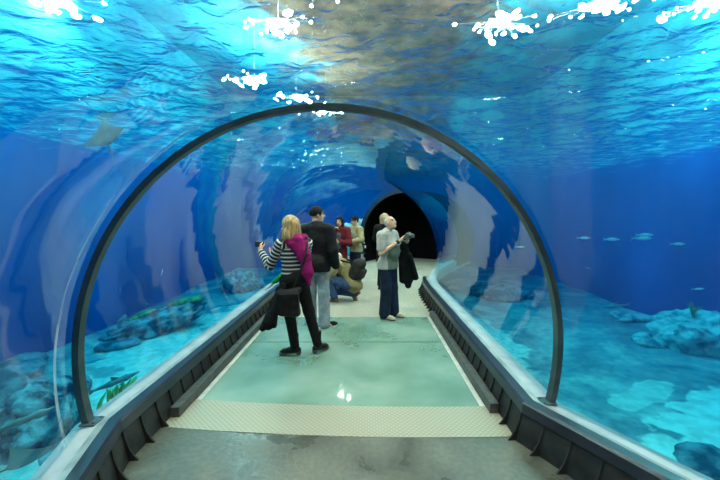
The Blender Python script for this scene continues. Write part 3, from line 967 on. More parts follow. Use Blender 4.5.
def hand_prims(wr, d, n, curl, s, side):
    """palm, four unequal bent fingers, thumb from the side of the palm"""
    d, n = unit(d), np.array(n, float)
    n = unit(n - d * (n @ d)); lat = np.cross(d, n) * (1 if side == 'R' else -1)      # towards the thumb
    P_ = [cone(wr, wr + d * .03 * s, .026 * s, .030 * s, flat=.7, ax=n, k=.012)]
    pc = wr + d * .03 * s; pe = wr + d * .092 * s
    P_.append(cone(pc + lat * .014 * s, pe + lat * .022 * s, .020 * s, .016 * s, flat=.75, ax=n, k=.01))
    P_.append(cone(pc - lat * .014 * s, pe - lat * .024 * s, .020 * s, .015 * s, flat=.75, ax=n, k=.01))
    L = (.072, .080, .074, .058)
    for i in range(4):
        o = lat * (.031 - .0207 * i) * s
        a = pe + o - d * .004
        c1, c2 = curl * .9, curl * 2.1
        d1 = d * math.cos(c1) + n * math.sin(c1); d2 = d * math.cos(c2) + n * math.sin(c2)
        b = a + d1 * L[i] * .52 * s; c = b + d2 * L[i] * .5 * s
        P_.append(cone(a, b, .0092 * s, .0086 * s, k=.005)); P_.append(cone(b, c, .0086 * s, .0074 * s, k=.005))
    a = wr + d * .035 * s + lat * .026 * s
    t1 = unit(d * .75 + lat * .65 + n * (.2 + .4 * curl)); t2 = unit(d * .95 + lat * .15 + n * (.25 + .7 * curl))
    b = a + t1 * .036 * s; c = b + t2 * .032 * s
    P_.append(cone(a, b, .0125 * s, .0105 * s, k=.006)); P_.append(cone(b, c, .0105 * s, .0085 * s, k=.005))
    return P_

def head_frame(J):
    y = unit(J['look']); x = unit(np.cross(y, A(0, 0, 1))); z = np.cross(x, y)
    return np.stack([x, y, z], 1)          # columns: right, forward, up

def head_prims(J):
    s, c, M = J['s'], J['head'], head_frame(J)
    W_ = lambda x, y, z: c + M @ (A(x, y, z) * s)
    P_ = [cone(J['neck'] - A(0, 0, .03), c - M @ A(0, .03, .06) * s, .056 * s, .052 * s),
          ell(W_(0, -.012, .022), A(.074, .094, .092) * s, rot=M),
          ell(W_(0, .022, -.045), A(.058, .066, .072) * s, rot=M, k=.035),
          ell(W_(0, .060, -.092), A(.026, .022, .020) * s, rot=M, k=.03),
          cone(W_(0, .085, .012), W_(0, .108, -.026), .008 * s, .0135 * s, k=.012),
          cone(W_(-.010, .098, -.030), W_(.010, .098, -.030), .009 * s, .009 * s, k=.008),
          cone(W_(-.045, .074, .030), W_(.045, .074, .030), .010 * s, .010 * s, k=.014),
          ell(W_(-.033, .090, .010), A(.015, .010, .009) * s, rot=M, sub=True, k=.010),
          ell(W_(.033, .090, .010), A(.015, .010, .009) * s, rot=M, sub=True, k=.010),
          cone(W_(-.018, .088, -.058), W_(.018, .088, -.058), .008 * s, .008 * s, k=.008),
          ell(W_(-.076, -.008, -.010), A(.010, .020, .032) * s, rot=M, k=.008),
          ell(W_(.076, -.008, -.010), A(.010, .020, .032) * s, rot=M, k=.008)]
    return P_

class Person:
    def __init__(self, loc, rz, J, label, group=None, skinmat=None, h=0.0085, bare_arms=False):
        self.loc, self.rz, self.J = loc, rz, J
        s = J['s']
        self.root = empty('person', (loc[0], loc[1], loc[2] if len(loc) > 2 else 0), rz)
        tag(self.root, label, 'person', group)
        pr = torso_prims(J) + leg_prims(J, 'R') + leg_prims(J, 'L') + arm_prims(J, 'R') + arm_prims(J, 'L') + head_prims(J)
        for S in 'RL':
            pr += hand_prims(J['wr' + S], J['hd' + S], J['pn' + S], J['curl' + S], s * 1.04, S)
            a, t = J['ank' + S], unit(J['toe' + S])
            pr.append(cone(a - A(0, 0, .012) * s, a + t * .11 * s - A(0, 0, .05) * s, .031 * s, .022 * s))
        M = head_frame(J); c = J['head']
        def mf(X):
            L = (X - c) @ M / s
            idx = np.zeros(len(X), int)
            fr = L[:, 1] > .06
            idx[fr & (np.abs(L[:, 0]) < .024) & (np.abs(L[:, 2] + .058) < .009)] = 1
            idx[fr & (np.abs(np.abs(L[:, 0]) - .034) < .020) & (np.abs(L[:, 2] - .034) < .006)] = 2
            return idx
        sm = skinmat or M_skin
        self.body = sdf_obj('body', pr, [sm, M_lip, M_brow], self.root, h=h, k=.022 * s, matfn=mf)
        self.M, self.s = M, s
        for sx in (-1, 1):
            p = c + M @ (A(sx * .033, .083, .010) * s)
            self.part('eye', [ell(p, A(.011, .011, .011) * s)], M_eye, h=.004)
    def H(self, x, y, z):
        return self.J['head'] + self.M @ (A(x, y, z) * self.s)
    def part(self, name, prims, mat_, h=0.0095, k=0.03, clips=(), along=False, matfn=None, parent=None, label=None):
        o = sdf_obj(name, prims, mat_, parent or self.root, h=h, k=k, clips=clips, along=along, matfn=matfn)
        if label: o['label'] = label
        return o
    def thing(self, name, prims, mat_, label, cat, h=0.009, k=0.02, clips=(), group=None, along=False):
        l = self.loc
        o = sdf_obj(name, prims, mat_, None, h=h, k=k, clips=clips, recenter=True, loc=(l[0], l[1], l[2] if len(l) > 2 else 0), rz=self.rz, along=along)
        return tag(o, label, cat, group)
    def sub(self, thing, name, prims, mat_, h=0.008, k=0.015, clips=()):
        l = self.loc
        o = sdf_obj(name, prims, mat_, None, h=h, k=k, clips=clips, recenter=True, loc=(l[0], l[1], l[2] if len(l) > 2 else 0), rz=self.rz)
        bpy.context.view_layer.update()
        o.parent = thing; o.matrix_parent_inverse = thing.matrix_world.inverted()
        return o
    def trousers(self, mat_, d=.014, straight=.02, hem=.93, top=.02, **kw):
        J, s = self.J, self.s
        pr = leg_prims(J, 'R', d, hem, straight) + leg_prims(J, 'L', d, hem, straight)
        tp = torso_prims(J, d)
        pr += [tp[0], tp[-1]]
        return self.part('trousers', pr, mat_, clips=[((0, 0, 1), J['waist'][2] + top)] if top is not None else (), **kw)
    def top(self, name, mat_, d=.016, hem=None, sleeve=.97, longer=0.0, flare=0.0, extra=(), k=.03, neck=True, **kw):
        """upper garment: torso down to the hem height plus sleeves"""
        J, s = self.J, self.s
        tp = torso_prims(J, d)
        pr = list(tp)
        if longer:
            a = J['hip']; b = a - A(0, 0, longer)
            pr.append(cone(a, b, .165 * s * J['w'] + d, .165 * s * J['w'] + d + flare, flat=.74, ax=J['front']))
        for S in 'RL':
            pr += arm_prims(J, S, d + .004, sleeve)
        if neck:
            pr.append(cone(J['neck'] - A(0, 0, .02), J['neck'] + A(0, 0, .025), .062 * s + d * .5, .060 * s + d * .4))
        pr += list(extra)
        cl = [((0, 0, -1), -hem)] if hem is not None else ()
        return self.part(name, pr, mat_, k=k, clips=cl, **kw)
    def shoe(self, S, mat_, sole=None, L=.26, hi=.0, heel=0.0, name='shoe'):
        J, s = self.J, self.s
        a, t = J['ank' + S], J['toe' + S]
        t = unit(t)
        up = A(0, 0, 1) if abs(t[2]) < .5 else unit(-A(t[0], t[1], 0) + 1e-3) if False else unit(A(0, 0, 1) - t * t[2])
        drop = .052 * s
        hl = a - t * .045 * s - up * drop
        ball = a + t * (L * .55) * s - up * (drop + .008)
        toe = a + t * (L * .70) * s - up * (drop + .012)
        pr = [cone(hl, ball, .036 * s, .040 * s, flat=1), cone(ball, toe, .038 * s, .028 * s), cone(a - up * .02, ball, .040 * s, .030 * s)]
        if hi: pr.append(cone(a - up * .03, a + up * hi, .044 * s, .050 * s, caps=True, k=.015))
        bz = a[2] - drop - .045 * s
        cl = [(tuple(-up), -float((a - up * (drop + .026 * s)) @ up))]
        o = self.part(name, pr, mat_, h=.007, k=.02, clips=cl)
        b0 = a - up * (drop + .026 * s)
        sp = [cone(b0 - t * .05 * s, b0 + t * (L * .60) * s, .036 * s, .041 * s, flat=.36, ax=up), cone(b0 + t * (L * .55) * s, b0 + t * (L * .72) * s, .041 * s, .028 * s, flat=.36, ax=up)]
        if heel: sp.append(cone(b0 - t * .045 * s, b0 - t * .05 * s - up * heel, .034 * s, .028 * s, caps=True, k=.01))
        self.part('sole', sp, sole or M_sole, h=.007, k=.01, parent=o)
        return o
    def hair_cap(self, mat_, grow=.012, front=.05, low=-.03, extra=(), name='hair', h=.008, k=.02, extra_sub=()):
        """hair shell over the skull: kept behind a slanted plane that leaves the face free"""
        s, M = self.s, self.M
        H_ = self.H
        pr = [ell(H_(0, -.014, .026), A(.074 + grow, .094 + grow, .092 + grow) * s, rot=M)] + list(extra)
        pr += [box(H_(0, .105, -.035), A(.060, .075, .085) * s, rot=M, rd=.03, sub=True, k=.015),
               box(H_(0, .02, -.115), A(.12, .14, .085 + low) * s, rot=M, rd=.01, sub=True, k=.01)] if not extra else \
              [box(H_(0, .110, -.045), A(.058, .075, .100) * s, rot=M, rd=.03, sub=True, k=.015)]
        pr += list(extra_sub)
        return self.part(name, pr, mat_, h=h, k=k)

# ---------------- woman in the striped top
M_stripe = stripe_mat('black_white_stripes', (0.60, 0.59, 0.57), (0.012, 0.012, 0.014), 0.047, 0.36)
M_blond = noise_mat('blond_hair', (0.20, 0.11, 0.035), (0.52, 0.34, 0.13), scale=9, rough=0.5, stretch=(6, 6, .8), bump=0.6, bscale=9)
M_scarf = cloth('magenta_scarf', (0.26, 0.006, 0.105), scale=18)
s_ = 1.64 / 1.75
J1 = joints(1.64, hip=(0, 0, .925), waist=(0, .0, 1.04), ankL=(.01, .0, .112), ankR=(.275, -.065, .112), kneeL=(-.045, .03, .51), kneeR=(.185, .0, .51),
            hipR=(.085, 0, .89), hipL=(-.085, 0, .89), toeL=(-.86, .5, -.12), toeR=(.9, .35, -.12),
            shL=(-.165, .0, 1.335), shR=(.165, .0, 1.335), chest=(0, 0, 1.21), neck=(0, -.005, 1.385), head=(-.045, .03, 1.545),
            elL=(-.255, .13, 1.075), wrL=(-.315, .315, 1.225), elR=(.20, .14, 1.08), wrR=(-.10, .33, 1.17),
            hdL=(-.02, .5, .8), pnL=(.8, .3, .0), curlL=.75, hdR=(-.8, .5, .3), pnR=(0, .2, 1), curlR=.6, look=(-.55, 1, .06), w=.93)
W1 = Person((-.86, 4.30), R(30), J1, 'blond woman in a striped top and magenta scarf, seen from behind holding up a camera')
tp = torso_prims(J1, .014); zoff = 0
pr = []
for p in tp:
    pr.append(p)
# torso stripes run level: one upright guide per torso section
for p in pr:
    if p['t'] == 'cone': p['off'] = 0
def level(p):
    p = dict(p)
    return p
torso = [cone(J1['hip'] + A(0, 0, .07), J1['waist'], .150, .136, flat=.70, ax=(0, 1, 0)), cone(J1['waist'], J1['chest'], .136, .160, flat=.66, ax=(0, 1, 0)),
         cone(J1['chest'], A(0, 0, 1.315), .160, .128, flat=.62, ax=(0, 1, 0))]
for p in torso: p['off'] = p['a'][2]
shs = [cone(J1['shR'] * .94, J1['shL'] * .94 + A(0, 0, .08), .07, .07)]
shl = cone(A(-.155, 0, 1.33), A(.155, 0, 1.33), .066, .066); shl['off'] = .02
W1.part('striped_top', torso + [shl] + arm_prims(J1, 'L', .014, .97) + arm_prims(J1, 'R', .014, .97), M_stripe, along=True, k=.03, h=.0075, clips=[((0, 0, -1), -.955)])
W1.trousers(M_blackcloth, d=.010, straight=.004, hem=1.0, top=.0)
W1.hair_cap(M_blond, grow=.026, extra=[cone(W1.H(-.04, -.05, .04), W1.H(-.075, -.075, -.135), .064, .058), cone(W1.H(.04, -.05, .04), W1.H(.072, -.07, -.13), .064, .056),
        ell(W1.H(-.105, -.045, -.105), A(.045, .055, .07)), ell(W1.H(.105, -.045, -.095), A(.042, .055, .07)), ell(W1.H(-.12, -.03, -.14), A(.025, .035, .045)), ell(W1.H(.118, -.04, -.14), A(.022, .035, .04)), ell(W1.H(-.03, -.10, -.12), A(.05, .03, .08)), ell(W1.H(.04, -.095, -.13), A(.04, .03, .07)),
                                       cone(W1.H(0, -.07, .0), W1.H(-.005, -.088, -.165), .07, .048), cone(W1.H(-.07, -.005, .03), W1.H(-.085, -.01, -.12), .036, .028),
                                       cone(W1.H(.07, -.005, .03), W1.H(.08, -.02, -.12), .034, .026)], k=.02)
curl = []
r_ = random.Random(4)
for q in range(15):
    a_ = math.pi * (1.0 + q / 14.0) + r_.uniform(-.08, .08)
    ca, sa = math.cos(a_), math.sin(a_)
    p0 = W1.H(.085 * ca, .10 * sa * .9 - .01, .03); p1 = W1.H(.105 * ca + r_.uniform(-.012, .012), .105 * sa - .012, -.05)
    p2 = W1.H(.112 * ca + r_.uniform(-.02, .02), .10 * sa - .02, -.12); p3 = W1.H(.105 * ca + r_.uniform(-.03, .03), .09 * sa - .02, -.175 - r_.uniform(0, .03))
    curl += [cone(p0, p1, .014, .022), cone(p1, p2, .022, .021), cone(p2, p3, .021, .007)]
W1.part('hair', curl, M_blond, h=.006, k=.008)
W1.part('scarf', [cone((-.10, -.02, 1.385), (0, -.075, 1.40), .050, .055), cone((0, -.075, 1.40), (.11, -.03, 1.395), .055, .052), cone((.11, -.03, 1.395), (.05, .09, 1.375), .05, .042),
                  cone((.05, .09, 1.375), (-.09, .07, 1.375), .042, .042), cone((-.09, .07, 1.375), (-.10, -.02, 1.385), .042, .05),
                  cone((-.09, -.09, 1.37), (.06, -.135, 1.22), .045, .07, flat=.5, ax=(.1, 1, .2)), cone((.02, -.12, 1.36), (.07, -.15, 1.20), .06, .062, flat=.45, ax=(.1, 1, .2)),
                  cone((.07, -.15, 1.20), (.11, -.155, 1.00), .062, .058, flat=.4, ax=(.1, 1, .1)), cone((.11, -.155, 1.0), (.14, -.15, .86), .058, .025, flat=.4, ax=(.1, 1, .1)),
                  cone((.10, -.13, 1.36), (.145, -.155, .98), .022, .03, flat=.7, ax=(.4, 1, .1))], M_scarf, h=.008, k=.025)
for S in 'LR':
    W1.shoe(S, M_leather, L=.25, hi=.15, heel=.035, name='boot')
W1.thing('camera', [box((-.315, .37, 1.315), (.055, .018, .034), rd=.008), cone((-.315, .385, 1.315), (-.315, .425, 1.315), .024, .022, caps=True, k=.004)], M_black, 'small dark camera raised by the woman in stripes', 'camera', h=.006)
# shoulder bag and the jacket draped over it
bag = W1.thing('handbag', [box((-.15, -.245, .70), (.125, .055, .135), rd=.04, rot=np.stack([unit(A(1, -.35, .1)), unit(A(.35, 1, 0)), A(0, 0, 1)], 1)),
                           cone((-.25, -.22, .80), (-.03, -.25, .83), .035, .035), cone((-.22, -.24, .60), (-.07, -.29, .58), .04, .04)], M_leather, 'black leather shoulder bag hanging behind the woman in stripes', 'bag', k=.03)
W1.sub(bag, 'strap', [cone((.12, -.10, 1.405), (.075, -.215, 1.22), .012, .012), cone((.075, -.215, 1.22), (-.02, -.225, .98), .012, .012), cone((-.02, -.225, .98), (-.10, -.215, .82), .011, .011),
                      cone((.12, -.10, 1.405), (.10, .05, 1.38), .011, .011)], M_leather, h=.006)
W1.sub(bag, 'flap', [box((-.155, -.305, .745), (.10, .012, .07), rd=.01, rot=np.stack([unit(A(1, -.35, .1)), unit(A(.35, 1, 0)), A(0, 0, 1)], 1))], M_leather)
W1.thing('jacket', [cone((-.19, -.16, .88), (-.27, -.17, .68), .040, .062, flat=.55, ax=(.5, 1, 0)), cone((-.27, -.17, .68), (-.35, -.15, .47), .062, .072, flat=.5, ax=(.5, 1, 0)),
                    cone((-.22, -.20, .82), (-.36, -.21, .50), .030, .036), cone((-.22, -.12, .84), (-.30, -.10, .44), .032, .045), cone((-.33, -.19, .60), (-.41, -.15, .43), .03, .035),
                    cone((-.26, -.22, .70), (-.30, -.22, .46), .022, .028)],
         M_blackcloth, 'black jacket draped beside the shoulder bag of the woman in stripes', 'jacket', k=.012)

# ---------------- child with a green sleeve
M_green = cloth('green_sweater', (0.015, 0.22, 0.05))
M_brownhair = noise_mat('brown_hair', (0.03, 0.018, 0.010), (0.07, 0.04, 0.02), scale=10, rough=0.5, stretch=(5, 5, .8), bump=0.5)
J8 = joints(1.02, elL=(-.20, .16, .62), wrL=(-.15, .40, .42), hdL=(.1, 1, -.5), pnL=(0, -.5, -1), elR=(.17, .08, .60), wrR=(.12, .24, .46), hdR=(0, 1, -.6), pnR=(0, -.5, -1), look=(0, 1, -.25), curlL=.3, curlR=.3)
C8 = Person((-1.25, 6.28), R(80), J8, 'child in a green sweater leaning on the ledge, mostly hidden behind the striped woman', h=.0075)
C8.top('sweater', M_green, hem=.50, sleeve=.96)
C8.trousers(M_blackcloth, hem=.95)
C8.hair_cap(M_brownhair)
for S in 'LR': C8.shoe(S, M_blackcloth)

# ---------------- man in the black jacket
M_jean = cloth('pale_grey_jeans', (0.22, 0.26, 0.29), scale=10)
M_darkhair = noise_mat('black_hair', (0.005, 0.004, 0.004), (0.014, 0.011, 0.009), scale=12, rough=0.75, spec=.2, stretch=(5, 5, 1), bump=0.5)
M_white = noise_mat('white_rubber', (0.6, 0.6, 0.6), (0.75, 0.75, 0.74), rough=0.5)
J2 = joints(1.80, toeR=(.75, .75, 0), toeL=(-.1, 1, 0), elR=(.265, -.03, 1.15), wrR=(.27, .10, .90), elL=(-.26, -.03, 1.15), wrL=(-.22, .15, .93), look=(.85, .6, .02),
            ankR=(.13, -.02, .088), ankL=(-.10, .03, .088), w=1.06)
P2 = Person((-.74, 5.40), R(-14), J2, 'dark haired man in a black jacket and pale jeans, standing with his back turned')
P2.top('jacket', M_leather, d=.030, hem=.83, sleeve=.98, longer=.10, extra=[cone(J2['neck'] - A(0, .0, .03), J2['neck'] + A(0, -.0, .075), .082, .074, caps=True, k=.02)])
P2.trousers(M_jean, d=.016, straight=.026, hem=1.07)
P2.hair_cap(M_darkhair, grow=.012, low=.012)
for S in 'LR':
    o = P2.shoe(S, M_blackcloth, sole=M_white, L=.27)
    a, t = J2['ank' + S], unit(J2['toe' + S]); l_ = np.cross(t, A(0, 0, 1))
    for q in (-1, 1):
        P2.part('stripe', [cone(a + t * .06 + l_ * q * .036 - A(0, 0, .035), a + t * .10 + l_ * q * .038 - A(0, 0, .065), .012, .010)], M_white, h=.006, parent=o, label='white stripe')

# ---------------- man in the grey shirt
M_shirt = cloth('pale_grey_shirt', (0.36, 0.355, 0.33), var=.12, scale=8)
M_sage = cloth('sage_shirt_front', (0.12, 0.145, 0.11), var=.15, scale=8)
M_denim = cloth('dark_blue_jeans', (0.007, 0.015, 0.038), scale=10)
M_greyhair = noise_mat('grey_hair', (0.32, 0.30, 0.27), (0.52, 0.49, 0.45), scale=14, rough=0.6, bump=0.4)
M_beige = noise_mat('beige_suede', (0.42, 0.34, 0.24), (0.56, 0.47, 0.34), scale=10, rough=0.8)
J3 = joints(1.66, elR=(.25, .03, 1.065), wrR=(.0, .235, 1.265), elL=(-.26, .06, 1.05), wrL=(-.20, .25, 1.25), hdR=(-.75, .3, .55), pnR=(-.2, .9, -.2), hdL=(.65, .25, .7), pnL=(.3, .8, -.2), curlR=.9, curlL=.9,
            look=(.10, 1, .42), belly=.14, w=1.05, toeR=(-.05, 1, 0), toeL=(-.25, 1, 0), ankR=(.10, .0, .085), ankL=(-.10, .04, .085), head=(.0, .045, 1.545))
P3 = Person((.36, 5.86), R(-127), J3, 'grey haired man in a two-tone grey shirt looking up with a camera in his hands', skinmat=M_skin2)
def sage(X):
    return ((X[:, 2] < 1.19) & (np.abs(X[:, 0]) < .145) & (X[:, 1] > -.01)).astype(int)
P3.top('shirt', [M_shirt, M_sage], d=.024, hem=.80, sleeve=.36, longer=.10, flare=.01, matfn=sage,
       extra=[cone(J3['neck'] - A(0, 0, .02), J3['neck'] + A(0, 0.01, .045), .076, .070, caps=True, k=.015)])
P3.trousers(M_denim, d=.020, straight=.034, hem=.98, top=-.185)
P3.part('hair', [ell(P3.H(0, -.018, .02), A(.082, .098, .094) * P3.s, rot=P3.M), box(P3.H(0, .10, .05), A(.07, .09, .20), rot=P3.M, rd=.03, sub=True, k=.015), box(P3.H(0, .0, -.125), A(.12, .13, .075), rot=P3.M, rd=.01, sub=True, k=.01),
                 box(P3.H(0, .02, .13), A(.10, .10, .045), rot=P3.M, rd=.02, sub=True, k=.02)], M_greyhair, h=.007, k=.015)
P3.part('moustache', [cone(P3.H(-.022, .094, -.047), P3.H(.022, .094, -.047), .007, .007)], M_greyhair, h=.005)
P3.part('mouth', [ell(P3.H(0, .090, -.064), A(.015, .008, .011), rot=P3.M)], M_lip, h=.004)
for S in 'LR': P3.shoe(S, M_beige, L=.26)
P3.part('watch', [cone(J3['wrR'] + (J3['elR'] - J3['wrR']) * .08, J3['wrR'] + (J3['elR'] - J3['wrR']) * .2, .034, .035, caps=True)], M_black, h=.006, label='dark wrist watch')
P3.thing('camera', [box((-.10, .33, 1.335), (.065, .030, .040), rd=.01), cone((-.10, .35, 1.335), (-.10, .42, 1.34), .034, .032, caps=True, k=.004), box((-.10, .33, 1.38), (.022, .022, .014), rd=.006)],
         noise_mat('camera_grey', (0.05, 0.05, 0.05), (0.12, 0.12, 0.12), rough=.4), 'grey camera held at chest height by the man in the grey shirt', 'camera', h=.006)
P3.thing('jacket', [cone((-.20, .19, 1.20), (-.30, .16, .95), .055, .085, flat=.6, ax=(.6, 1, 0)), cone((-.30, .16, .95), (-.34, .17, .62), .085, .11, flat=.5, ax=(.6, 1, 0)),
                    cone((-.34, .17, .64), (-.32, .19, .50), .10, .06, flat=.5, ax=(.6, 1, 0)), cone((-.30, .22, 1.0), (-.43, .27, .62), .05, .05), cone((-.24, .10, 1.0), (-.29, .10, .58), .05, .06),
                    cone((-.22, .20, 1.20), (-.26, .06, 1.10), .05, .055)], M_blackcloth, 'black jacket hanging over the arm of the man in the grey shirt', 'jacket', k=.02)

# ---------------- person behind him
J4 = joints(1.68, look=(.1, 1, 0), elR=(.25, .02, 1.12), wrR=(.18, .22, 1.0), elL=(-.25, .02, 1.12), wrL=(-.18, .22, 1.0))
M_sandy = noise_mat('sandy_hair', (0.28, 0.20, 0.10), (0.50, 0.38, 0.22), scale=10, rough=0.55, bump=0.6, stretch=(4, 4, 1))
P4 = Person((.41, 8.0), R(-35), J4, 'fair haired person in a dark coat standing behind the man in the grey shirt')
P4.top('coat', M_blackcloth, d=.028, hem=.62, sleeve=.98, longer=.30, flare=.02, extra=[cone(J4['neck'] - A(0, 0, .03), J4['neck'] + A(0, 0, .06), .080, .072, caps=True, k=.02)])
P4.trousers(M_blackcloth, straight=.015)
P4.hair_cap(M_sandy, grow=.02, extra=[cone(P4.H(-.03, -.06, .04), P4.H(-.04, -.07, -.08), .06, .045), cone(P4.H(.03, -.06, .04), P4.H(.04, -.07, -.08), .06, .045)])
for S in 'LR': P4.shoe(S, M_leather)

# ---------------- woman in the red coat
M_red = cloth('dark_red_coat', (0.11, 0.008, 0.014))
M_greytop = cloth('grey_top', (0.09, 0.10, 0.12))
J6 = joints(1.62, elR=(.23, .12, 1.10), wrR=(.04, .24, 1.30), hdR=(-.35, .2, .9), pnR=(-.4, .9, 0), elL=(-.24, .08, 1.02), wrL=(-.05, .22, 1.06), hdL=(.9, .3, .1), pnL=(0, -.6, .6), curlR=.9, curlL=.8, look=(.15, 1, -.12), w=.93)
P6 = Person((-.60, 8.2), R(170), J6, 'long haired woman in an open dark red coat holding a phone to her face')
def open_front(d=0):
    return [box((.0, .22, .80), (.055, .16, .46), rd=.02, sub=True, k=.01)]
P6.top('top', M_greytop, d=.010, hem=.80, sleeve=.3)
P6.top('coat', M_red, d=.028, hem=.50, sleeve=.96, longer=.42, flare=.03, extra=open_front())
P6.trousers(M_denim, d=.010, straight=.0)
P6.hair_cap(M_darkhair, grow=.016, extra=[cone(P6.H(-.06, -.03, .03), P6.H(-.085, .0, -.22), .042, .038), cone(P6.H(.06, -.03, .03), P6.H(.085, .0, -.22), .042, .038), cone(P6.H(0, -.07, 0), P6.H(0, -.08, -.25), .065, .06)])
for S in 'LR': P6.shoe(S, M_leather)
P6.thing('phone', [box((.0, .285, 1.375), (.036, .007, .07), rd=.006)], M_black, 'dark phone held up by the woman in the red coat', 'phone', h=.005)

# ---------------- man in the beige jacket with a cap
M_khaki = cloth('beige_jacket', (0.30, 0.26, 0.15))
J7 = joints(1.62, elR=(.24, .08, 1.10), wrR=(.10, .27, 1.16), hdR=(-.7, .6, .2), pnR=(-.3, .6, .5), elL=(-.27, .03, 1.08), wrL=(-.14, .25, 1.02), hdL=(.7, .6, .1), pnL=(.3, .6, .5), curlR=.8, curlL=.8, look=(.2, 1, -.1))
P7 = Person((-.25, 8.62), R(128), J7, 'man in a beige jacket and dark cap standing beside the woman in the red coat')
P7.top('jacket', M_khaki, d=.026, hem=.78, sleeve=.97, longer=.12, extra=[cone(J7['neck'] - A(0, 0, .03), J7['neck'] + A(0, 0, .04), .078, .070, caps=True, k=.02)])
P7.trousers(M_denim)
P7.hair_cap(M_darkhair, grow=.008)
P7.part('cap', [ell(P7.H(0, -.012, .045), A(.088, .108, .085) * P7.s, rot=P7.M), cone(P7.H(-.03, .095, .055), P7.H(.03, .095, .055), .05, .05, flat=.2, ax=P7.M[:, 2]),
                box(P7.H(0, 0, -.06), A(.15, .2, .098), rot=P7.M, rd=.005, sub=True, k=.008)], M_blackcloth, h=.007, k=.015)
for S in 'LR': P7.shoe(S, M_leather)
P7.thing('shoulder_bag', [box((-.02, .19, 1.06), (.10, .045, .085), rd=.03)], M_black, 'dark bag slung on the chest of the man in the beige jacket', 'bag', k=.02)
# ---------------- crouching person with a backpack
M_olive = cloth('olive_yellow_jacket', (0.20, 0.17, 0.075), var=.12)
M_blue = cloth('mid_blue_jeans', (0.035, 0.075, 0.17))
M_boot = noise_mat('brown_boot', (0.11, 0.06, 0.025), (0.20, 0.12, 0.055), scale=9, rough=0.7)
fr = unit(A(0, .75, -.55))
J5 = joints(1.70, hip=(0, -.14, .36), waist=(0, -.08, .48), chest=(0, .02, .63), neck=(0, .10, .75), head=(0, .17, .795), front=(0, .8, -.45),
            hipR=(.09, -.13, .34), hipL=(-.09, -.13, .34), kneeL=(-.15, .26, .43), ankL=(-.14, .17, .09), toeL=(-.15, 1, 0),
            kneeR=(.13, .21, .16), ankR=(.11, -.17, .135), toeR=(.0, -.42, -.9),
            shR=(.18, .07, .70), shL=(-.18, .07, .70), elL=(-.22, .25, .50), wrL=(-.10, .40, .38), elR=(.22, .24, .48), wrR=(.05, .42, .36),
            hdL=(.5, .7, -.4), hdR=(-.5, .7, -.4), pnL=(.3, -.3, -1), pnR=(-.3, -.3, -1), look=(0, .75, -.65), curlL=.7, curlR=.7)
P5 = Person((-.40, 6.95), R(72), J5, 'crouching person in an olive jacket and blue jeans with a big backpack')
P5.top('jacket', M_olive, d=.026, hem=None, sleeve=.97, neck=False)
P5.trousers(M_blue, d=.016, straight=.016, top=None, hem=.96)
P5.part('hood', [ell(P5.H(0, -.02, .03), A(.09, .112, .108) * P5.s, rot=P5.M), box(P5.H(0, .12, -.04), A(.060, .085, .10), rot=P5.M, rd=.03, sub=True, k=.02), box(P5.H(0, .0, -.15), A(.15, .15, .06), rot=P5.M, rd=.01, sub=True, k=.01)], cloth('pale_hat', (0.50, 0.47, 0.38)), h=.008, label='pale cloth hat').name = 'hat'
for S in 'LR': P5.shoe(S, M_boot, L=.27, hi=.09, name='boot')
bp_ = P5.thing('backpack', [box((0, -.24, .62), (.155, .11, .205), rd=.08, rot=np.stack([A(1, 0, 0), unit(A(0, 1, .45)), unit(A(0, -.45, 1))], 1)),
                            box((0, -.345, .54), (.11, .05, .10), rd=.04, rot=np.stack([A(1, 0, 0), unit(A(0, 1, .45)), unit(A(0, -.45, 1))], 1))],
               noise_mat('dark_backpack', (0.008, 0.008, 0.008), (0.03, 0.027, 0.024), scale=12, rough=0.8, bump=.3, spec=.2), 'dark backpack on the back of the crouching person', 'backpack', k=.03)
for q in (-1, 1):
    P5.sub(bp_, 'strap', [cone((q * .10, -.13, .76), (q * .11, .03, .79), .018, .018), cone((q * .11, .03, .79), (q * .125, .16, .66), .018, .018), cone((q * .125, .16, .66), (q * .15, .10, .52), .016, .016), cone((q * .15, .10, .52), (q * .13, -.14, .46), .014, .014)], M_blackcloth)

for m_ in (M_jean, M_shirt, M_sage, M_denim, M_red, M_khaki, M_olive, M_blue, M_scarf, M_green): folds(m_, .4, .05, 4.5)
# ------------------------------------------------------------------ tank contents
def at(px, py, z):                         # the floor-plan point where the photograph's pixel meets height z
    t = (1.7 - z) * 360.0 / (py - 213.0)
    return ((px - 366.0) / 360.0 * t, t)
M_rock = noise_mat('reef_rock', (0.02, 0.04, 0.075), (0.36, 0.44, 0.47), scale=4.8, lo=.40, hi=.60, rough=0.95, bump=0.8, bscale=7, bdist=0.08, detail=8, spec=.1)  # blue lean puts the tank's ambient light into the rock colour
M_rock2 = noise_mat('dark_reef_rock', (0.04, 0.075, 0.11), (0.26, 0.33, 0.38), scale=3.6, lo=.4, hi=.62, rough=0.95, bump=0.9, bscale=6, bdist=0.1, detail=8, spec=.1)  # tinted blue for the ambient light as well
M_pale = noise_mat('pale_reef_rock', (0.12, 0.17, 0.20), (0.62, 0.66, 0.62), scale=4.4, lo=.36, hi=.56, rough=0.95, bump=0.8, bscale=7, bdist=0.08, detail=8, spec=.1)
M_alga = noise_mat('green_algae', (0.05, 0.15, 0.05), (0.36, 0.42, 0.14), scale=9, rough=0.9)
M_grass = noise_mat('yellow_green_weed', (0.30, 0.36, 0.05), (0.62, 0.60, 0.14), scale=4, rough=0.7)

